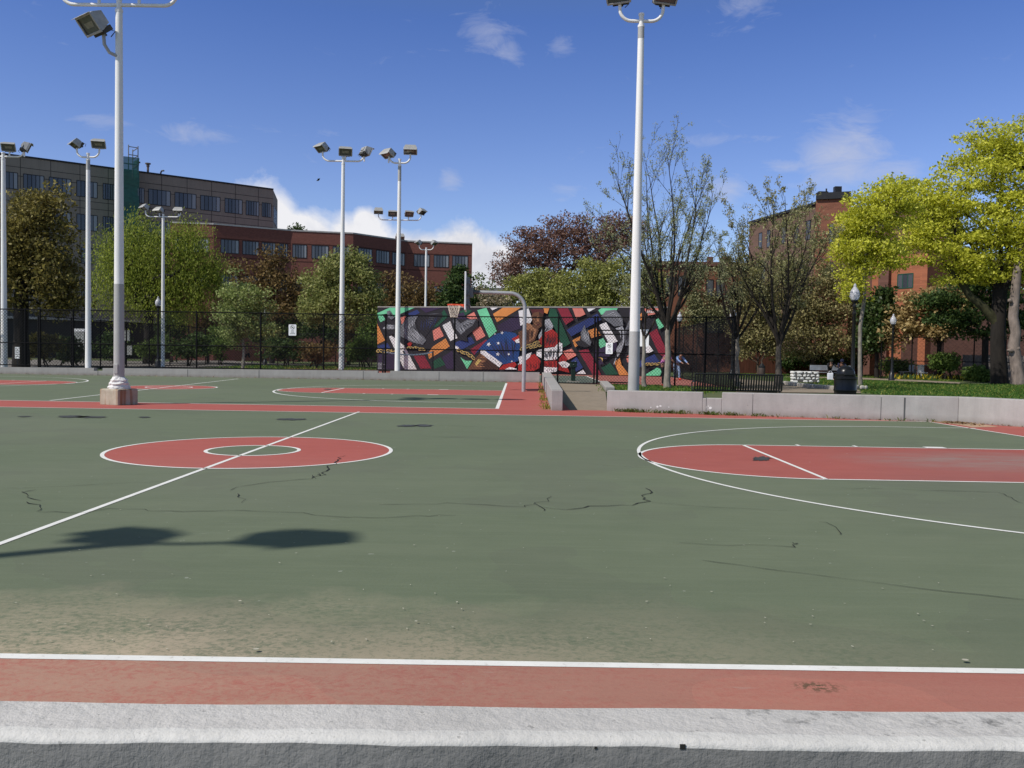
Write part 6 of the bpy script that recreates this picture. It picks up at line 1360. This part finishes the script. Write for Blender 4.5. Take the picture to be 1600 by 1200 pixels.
# ------------------------------------------------------------------ people
def fk(pelvis, lean, hips, knees, shl, elb, twist=0.0, stance=.11, head=0.0, spread=.08):
    """joint positions, figure faces +Y; angles in degrees, positive swings forward"""
    J = {}; P = np.array(pelvis, float); J['pelvis'] = P
    def rot(l, a): return np.array([0, math.sin(R(a))*l, math.cos(R(a))*l])
    J['waist'] = P+rot(.17, lean*.6); J['chest'] = J['waist']+rot(.23, lean); J['neck'] = J['chest']+rot(.17, lean); J['jaw'] = J['neck']+rot(.085, lean*.7+head); J['head'] = J['jaw']+rot(.08, lean*.5+head); J['crown'] = J['head']+rot(.075, lean*.5+head)
    J['nose'] = J['jaw']+rot(.03, lean*.5+head)+rot(.11, 90+head+lean*.4)
    for s, n, h, k, sa, e in ((-1, 'L', hips[0], knees[0], shl[0], elb[0]), (1, 'R', hips[1], knees[1], shl[1], elb[1])):
        hp = P+np.array([s*.095, 0, -.03]); kn = hp+np.array([s*(stance-.095)*.5, math.sin(R(h))*.43, -math.cos(R(h))*.43]); an = kn+np.array([0, math.sin(R(h-k))*.42, -math.cos(R(h-k))*.42])
        J['hip'+n], J['knee'+n], J['ankle'+n] = hp, kn, an; J['toe'+n] = an+np.array([s*.02, .17*math.cos(R(max(0, (k-h))*.6)), -.05-.12*math.sin(R(max(0, (k-h))*.6))]); J['heel'+n] = an+np.array([0, -.05, -.06])
        sh = J['chest']+rot(.12, lean)+np.array([s*.18, 0, 0]); el = sh+np.array([s*spread, math.sin(R(sa))*.28, -math.cos(R(sa))*.28]); wr = el+np.array([-s*spread*.5, math.sin(R(sa+e))*.25, -math.cos(R(sa+e))*.25])
        dirh = (wr-el)/np.linalg.norm(wr-el); J['sh'+n], J['elb'+n], J['wr'+n] = sh, el, wr; J['palm'+n] = wr+dirh*.07
        for q, (dx, l) in enumerate(((-.03, .075), (-.011, .085), (.009, .08), (.028, .06))):
            J[f'f{q}{n}a'] = J['palm'+n]+dirh*.045+np.array([dx, 0, 0]); J[f'f{q}{n}b'] = J[f'f{q}{n}a']+dirh*l*.8+np.array([0, .018, 0])
        J['th'+n] = wr+dirh*.06+np.array([-s*.045, .03, 0])
    return J
RAD = dict(pelvis=.125, waist=.115, chest=.135, neck=.055, jaw=.075, head=.092, crown=.05, nose=.018, hip=.085, knee=.055, ankle=.04, toe=.032, heel=.035, sh=.062, elb=.04, wr=.028, palm=.036, th=.011)
def skinned(name, J, edges, m, parent, fat=0.0, mult=1.0, root=None):
    names = []
    for a, b in edges:
        for q in (a, b):
            if q not in names: names.append(q)
    if root and root in names: names.remove(root); names.insert(0, root)
    me = bpy.data.meshes.new(name); me.from_pydata([tuple(J[n]) for n in names], [(names.index(a), names.index(b)) for a, b in edges], []); me.materials.append(m)
    o = bpy.data.objects.new(name, me); COL.objects.link(o); o.parent = parent
    o.modifiers.new('skin', 'SKIN'); sv = me.skin_vertices[0].data
    for i, n in enumerate(names):
        k = n.rstrip('LR') if n not in RAD else n
        r = RAD.get(n) or RAD.get(k) or (.0095 if n[0] == 'f' else .05)
        r = r*mult+fat; fl = .78 if n in ('chest', 'waist', 'pelvis') else 1
        sv[i].radius = (r*(1.12 if n in ('chest', 'pelvis') else 1), r*fl); sv[i].use_root = (i == 0)
    s = o.modifiers.new('sub', 'SUBSURF'); s.levels = 1; s.render_levels = 2
    return o
def E_(*a): return list(zip(a, a[1:]))
def person(label, loc, yaw, J, skin, shirt, trousers, shoes, hair, sleeves='short', legs='long', scale=1.0, hood=False, group=None):
    t = thing('person', label, 'person', loc, group, yaw); t.scale = (scale,)*3
    ms = mat('skin_%02x' % int(skin[0]*255), skin, .55, var=.1); e = E_('pelvis', 'waist', 'chest', 'neck', 'jaw', 'head', 'crown')+[('jaw', 'nose')]
    for n in 'LR':
        e += [('pelvis', 'hip'+n), ('hip'+n, 'knee'+n), ('knee'+n, 'ankle'+n), ('ankle'+n, 'toe'+n), ('ankle'+n, 'heel'+n), ('chest', 'sh'+n), ('sh'+n, 'elb'+n), ('elb'+n, 'wr'+n), ('wr'+n, 'palm'+n), ('wr'+n, 'th'+n)]
        for q in range(4): e += [('palm'+n, f'f{q}{n}a'), (f'f{q}{n}a', f'f{q}{n}b')]
    skinned('body', J, e, ms, t, root='pelvis')
    if shirt:
        e = E_('pelvis', 'waist', 'chest')+[('chest', 'shL'), ('chest', 'shR'), ('chest', 'neck')]; J2 = dict(J); J2['neck'] = J['chest']+(J['neck']-J['chest'])*.55
        for n in 'LR':
            if sleeves == 'long': e += [('sh'+n, 'elb'+n), ('elb'+n, 'wr'+n)]
            else: J2['elb'+n] = J['sh'+n]+(J['elb'+n]-J['sh'+n])*.7; e += [('sh'+n, 'elb'+n)]
        skinned('shirt' if sleeves == 'short' else 'jacket', J2, e, shirt, t, fat=.02, root='pelvis')
    J3 = dict(J); e = []
    for n in 'LR':
        e += [('pelvis', 'hip'+n), ('hip'+n, 'knee'+n)]
        if legs == 'long': J3['ankle'+n] = J['knee'+n]+(J['ankle'+n]-J['knee'+n])*.93; e += [('knee'+n, 'ankle'+n)]
        else: J3['knee'+n] = J['hip'+n]+(J['knee'+n]-J['hip'+n])*.9
    e += [('pelvis', 'waist')]; J3['waist'] = J['pelvis']+(J['waist']-J['pelvis'])*.5
    skinned('trousers' if legs == 'long' else 'shorts', J3, e, trousers, t, fat=.022, root='pelvis')
    for n in 'LR': skinned('shoe', J, [('heel'+n, 'ankle'+n), ('ankle'+n, 'toe'+n), ('heel'+n, 'toe'+n)][:2], shoes, t, fat=.018)
    b = MB(); c = J['head']; up = (J['crown']-J['head']); up = up/np.linalg.norm(up); fw_ = J['nose']-J['jaw']; fw_ = fw_-up*fw_.dot(up); fw_ /= np.linalg.norm(fw_); sd = np.cross(fw_, up); r = .108 if not hood else .125
    rows = 7; cols = 14; vs = []
    for i in range(rows+1):
        th = (PI*.56)*i/rows
        for j in range(cols):
            ph = 2*PI*j/cols; lim = 1.0 if math.cos(ph) < .35 or hood else .72; q = c+up*(.01+math.cos(th*lim)*r)+(fw_*math.cos(ph)+sd*math.sin(ph))*math.sin(th*lim)*r; vs.append(q-fw_*.012)
    b.add(vs, [(i*cols+j, i*cols+(j+1) % cols, (i+1)*cols+(j+1) % cols, (i+1)*cols+j) for i in range(rows) for j in range(cols)]); b.build('hood' if hood else 'hair', hair, t, smooth=True)
    for s in (-1, 1):
        b = MB(); q = J['head']-up*.005+fw_*.088+sd*s*.034; b.lathe((q[0], q[1], q[2]-.009), [(.002, 0), (.009, .005), (.009, .013), (.002, .018)], 6); b.build('eye', m_ink, t)
        b = MB(); q = J['head']-up*.02+sd*s*.094; b.lathe((q[0], q[1], q[2]-.03), [(.004, 0), (.014, .015), (.016, .045), (.006, .06)], 6); b.build('ear', ms, t)
    b = MB(); q = J['jaw']-up*.01+fw_*.083; b.tube([q-sd*.022, q+fw_*.006, q+sd*.022], .006, 5); b.build('mouth', mat('lip', (.25, .08, .07), .5), t)
    return t
mb = lambda n, c: mat(n, c, .85, var=.2, scale=6)
SK1, SK2 = (.30, .15, .10), (.42, .24, .17)
q = base(1033, 41.0); J = fk((0, 0, .88), 38, (38, 8), (42, 12), (20, 35), (30, 25), head=5)
person('person in pink top, black trousers and red shoes, stooping behind the fence', tuple(q+np.array([0, 0, .0])), R(-75), J, SK1, mb('pink_top', (.42, .13, .33)), mb('black_trousers', (.012, .012, .015)), mb('red_shoes', (.5, .02, .02)), mb('black_hair', (.012, .01, .01)), scale=1.02)
q = base(1056, 50.0); J = fk((0, 0, .9), 48, (24, 10), (22, 18), (40, 50), (25, 15), head=5)
person('person in pale blue jacket bending over, right of the forked trunk', tuple(q), R(205), J, SK2, mb('blue_jacket', (.20, .30, .52)), mb('light_jeans', (.19, .26, .38)), mb('red_shoes', (.5, .02, .02)), mb('black_hair', (.012, .01, .01)), sleeves='long', scale=1.0)
q = base(387, 76); J = fk((0, 0, .92), 8, (28, -14), (10, 38), (-25, 45), (60, 70))
person('bare-chested person in dark shorts walking behind the left fence', tuple(q), R(60), J, (.34, .17, .105), None, mb('navy_shorts', (.015, .018, .03)), mb('white_shoes', (.6, .6, .6)), mb('dark_cap', (.02, .02, .022)), legs='short', scale=1.06)
q = base(1296, 55.2); J = fk((0, 0, .55), 30, (78, 66), (72, 60), (48, 55), (50, 40), head=15)
person('person in black hooded jacket hunched on the pale metal bench', tuple(q+np.array([0, .05, 0])), R(180), J, SK2, mb('black_jacket', (.010, .010, .012)), mb('black_trousers', (.012, .012, .015)), mb('cream_shoes', (.6, .57, .5)), mb('dark_green_hood', (.015, .022, .015)), sleeves='long', hood=True)
bg_ = thing('shopping_bag', 'white carrier bag at the feet of the hooded person', 'bag', base(1297, 54.4)); b = MB(); b.v = [(-.16, -.09, 0), (.16, -.09, 0), (.16, .09, 0), (-.16, .09, 0), (-.19, -.06, .42), (.17, -.06, .46), (.17, .06, .45), (-.18, .06, .43)]; b.f = [(0, 3, 2, 1), (4, 5, 6, 7), (0, 1, 5, 4), (2, 3, 7, 6), (0, 4, 7, 3), (1, 2, 6, 5)]; b.mi = [0]*6; b.build('bag_body', mb('white_plastic', (.74, .74, .78)), bg_, bevel=.03); b = MB(); b.tube([(-.1, 0, .43), (-.06, 0, .56), (.06, 0, .57), (.1, 0, .45)], .012, 5); b.build('handle', mb('white_plastic', (.74, .74, .78)), bg_)
q = base(1313.5, 55.2); J = fk((0, 0, .55), 32, (80, 70), (80, 66), (40, 42), (50, 45), head=10)
person('person in navy jacket seated on the bench, mostly behind the bin', tuple(q+np.array([0, .05, 0])), R(172), J, SK1, mb('navy_jacket', (.012, .014, .035)), mb('black_trousers', (.012, .012, .015)), mb('white_shoes', (.6, .6, .6)), mb('navy_hood', (.012, .014, .04)), sleeves='long', hood=True)
# template leftovers
for o in list(bpy.data.objects):
    if o.users_collection == (): bpy.data.objects.remove(o)
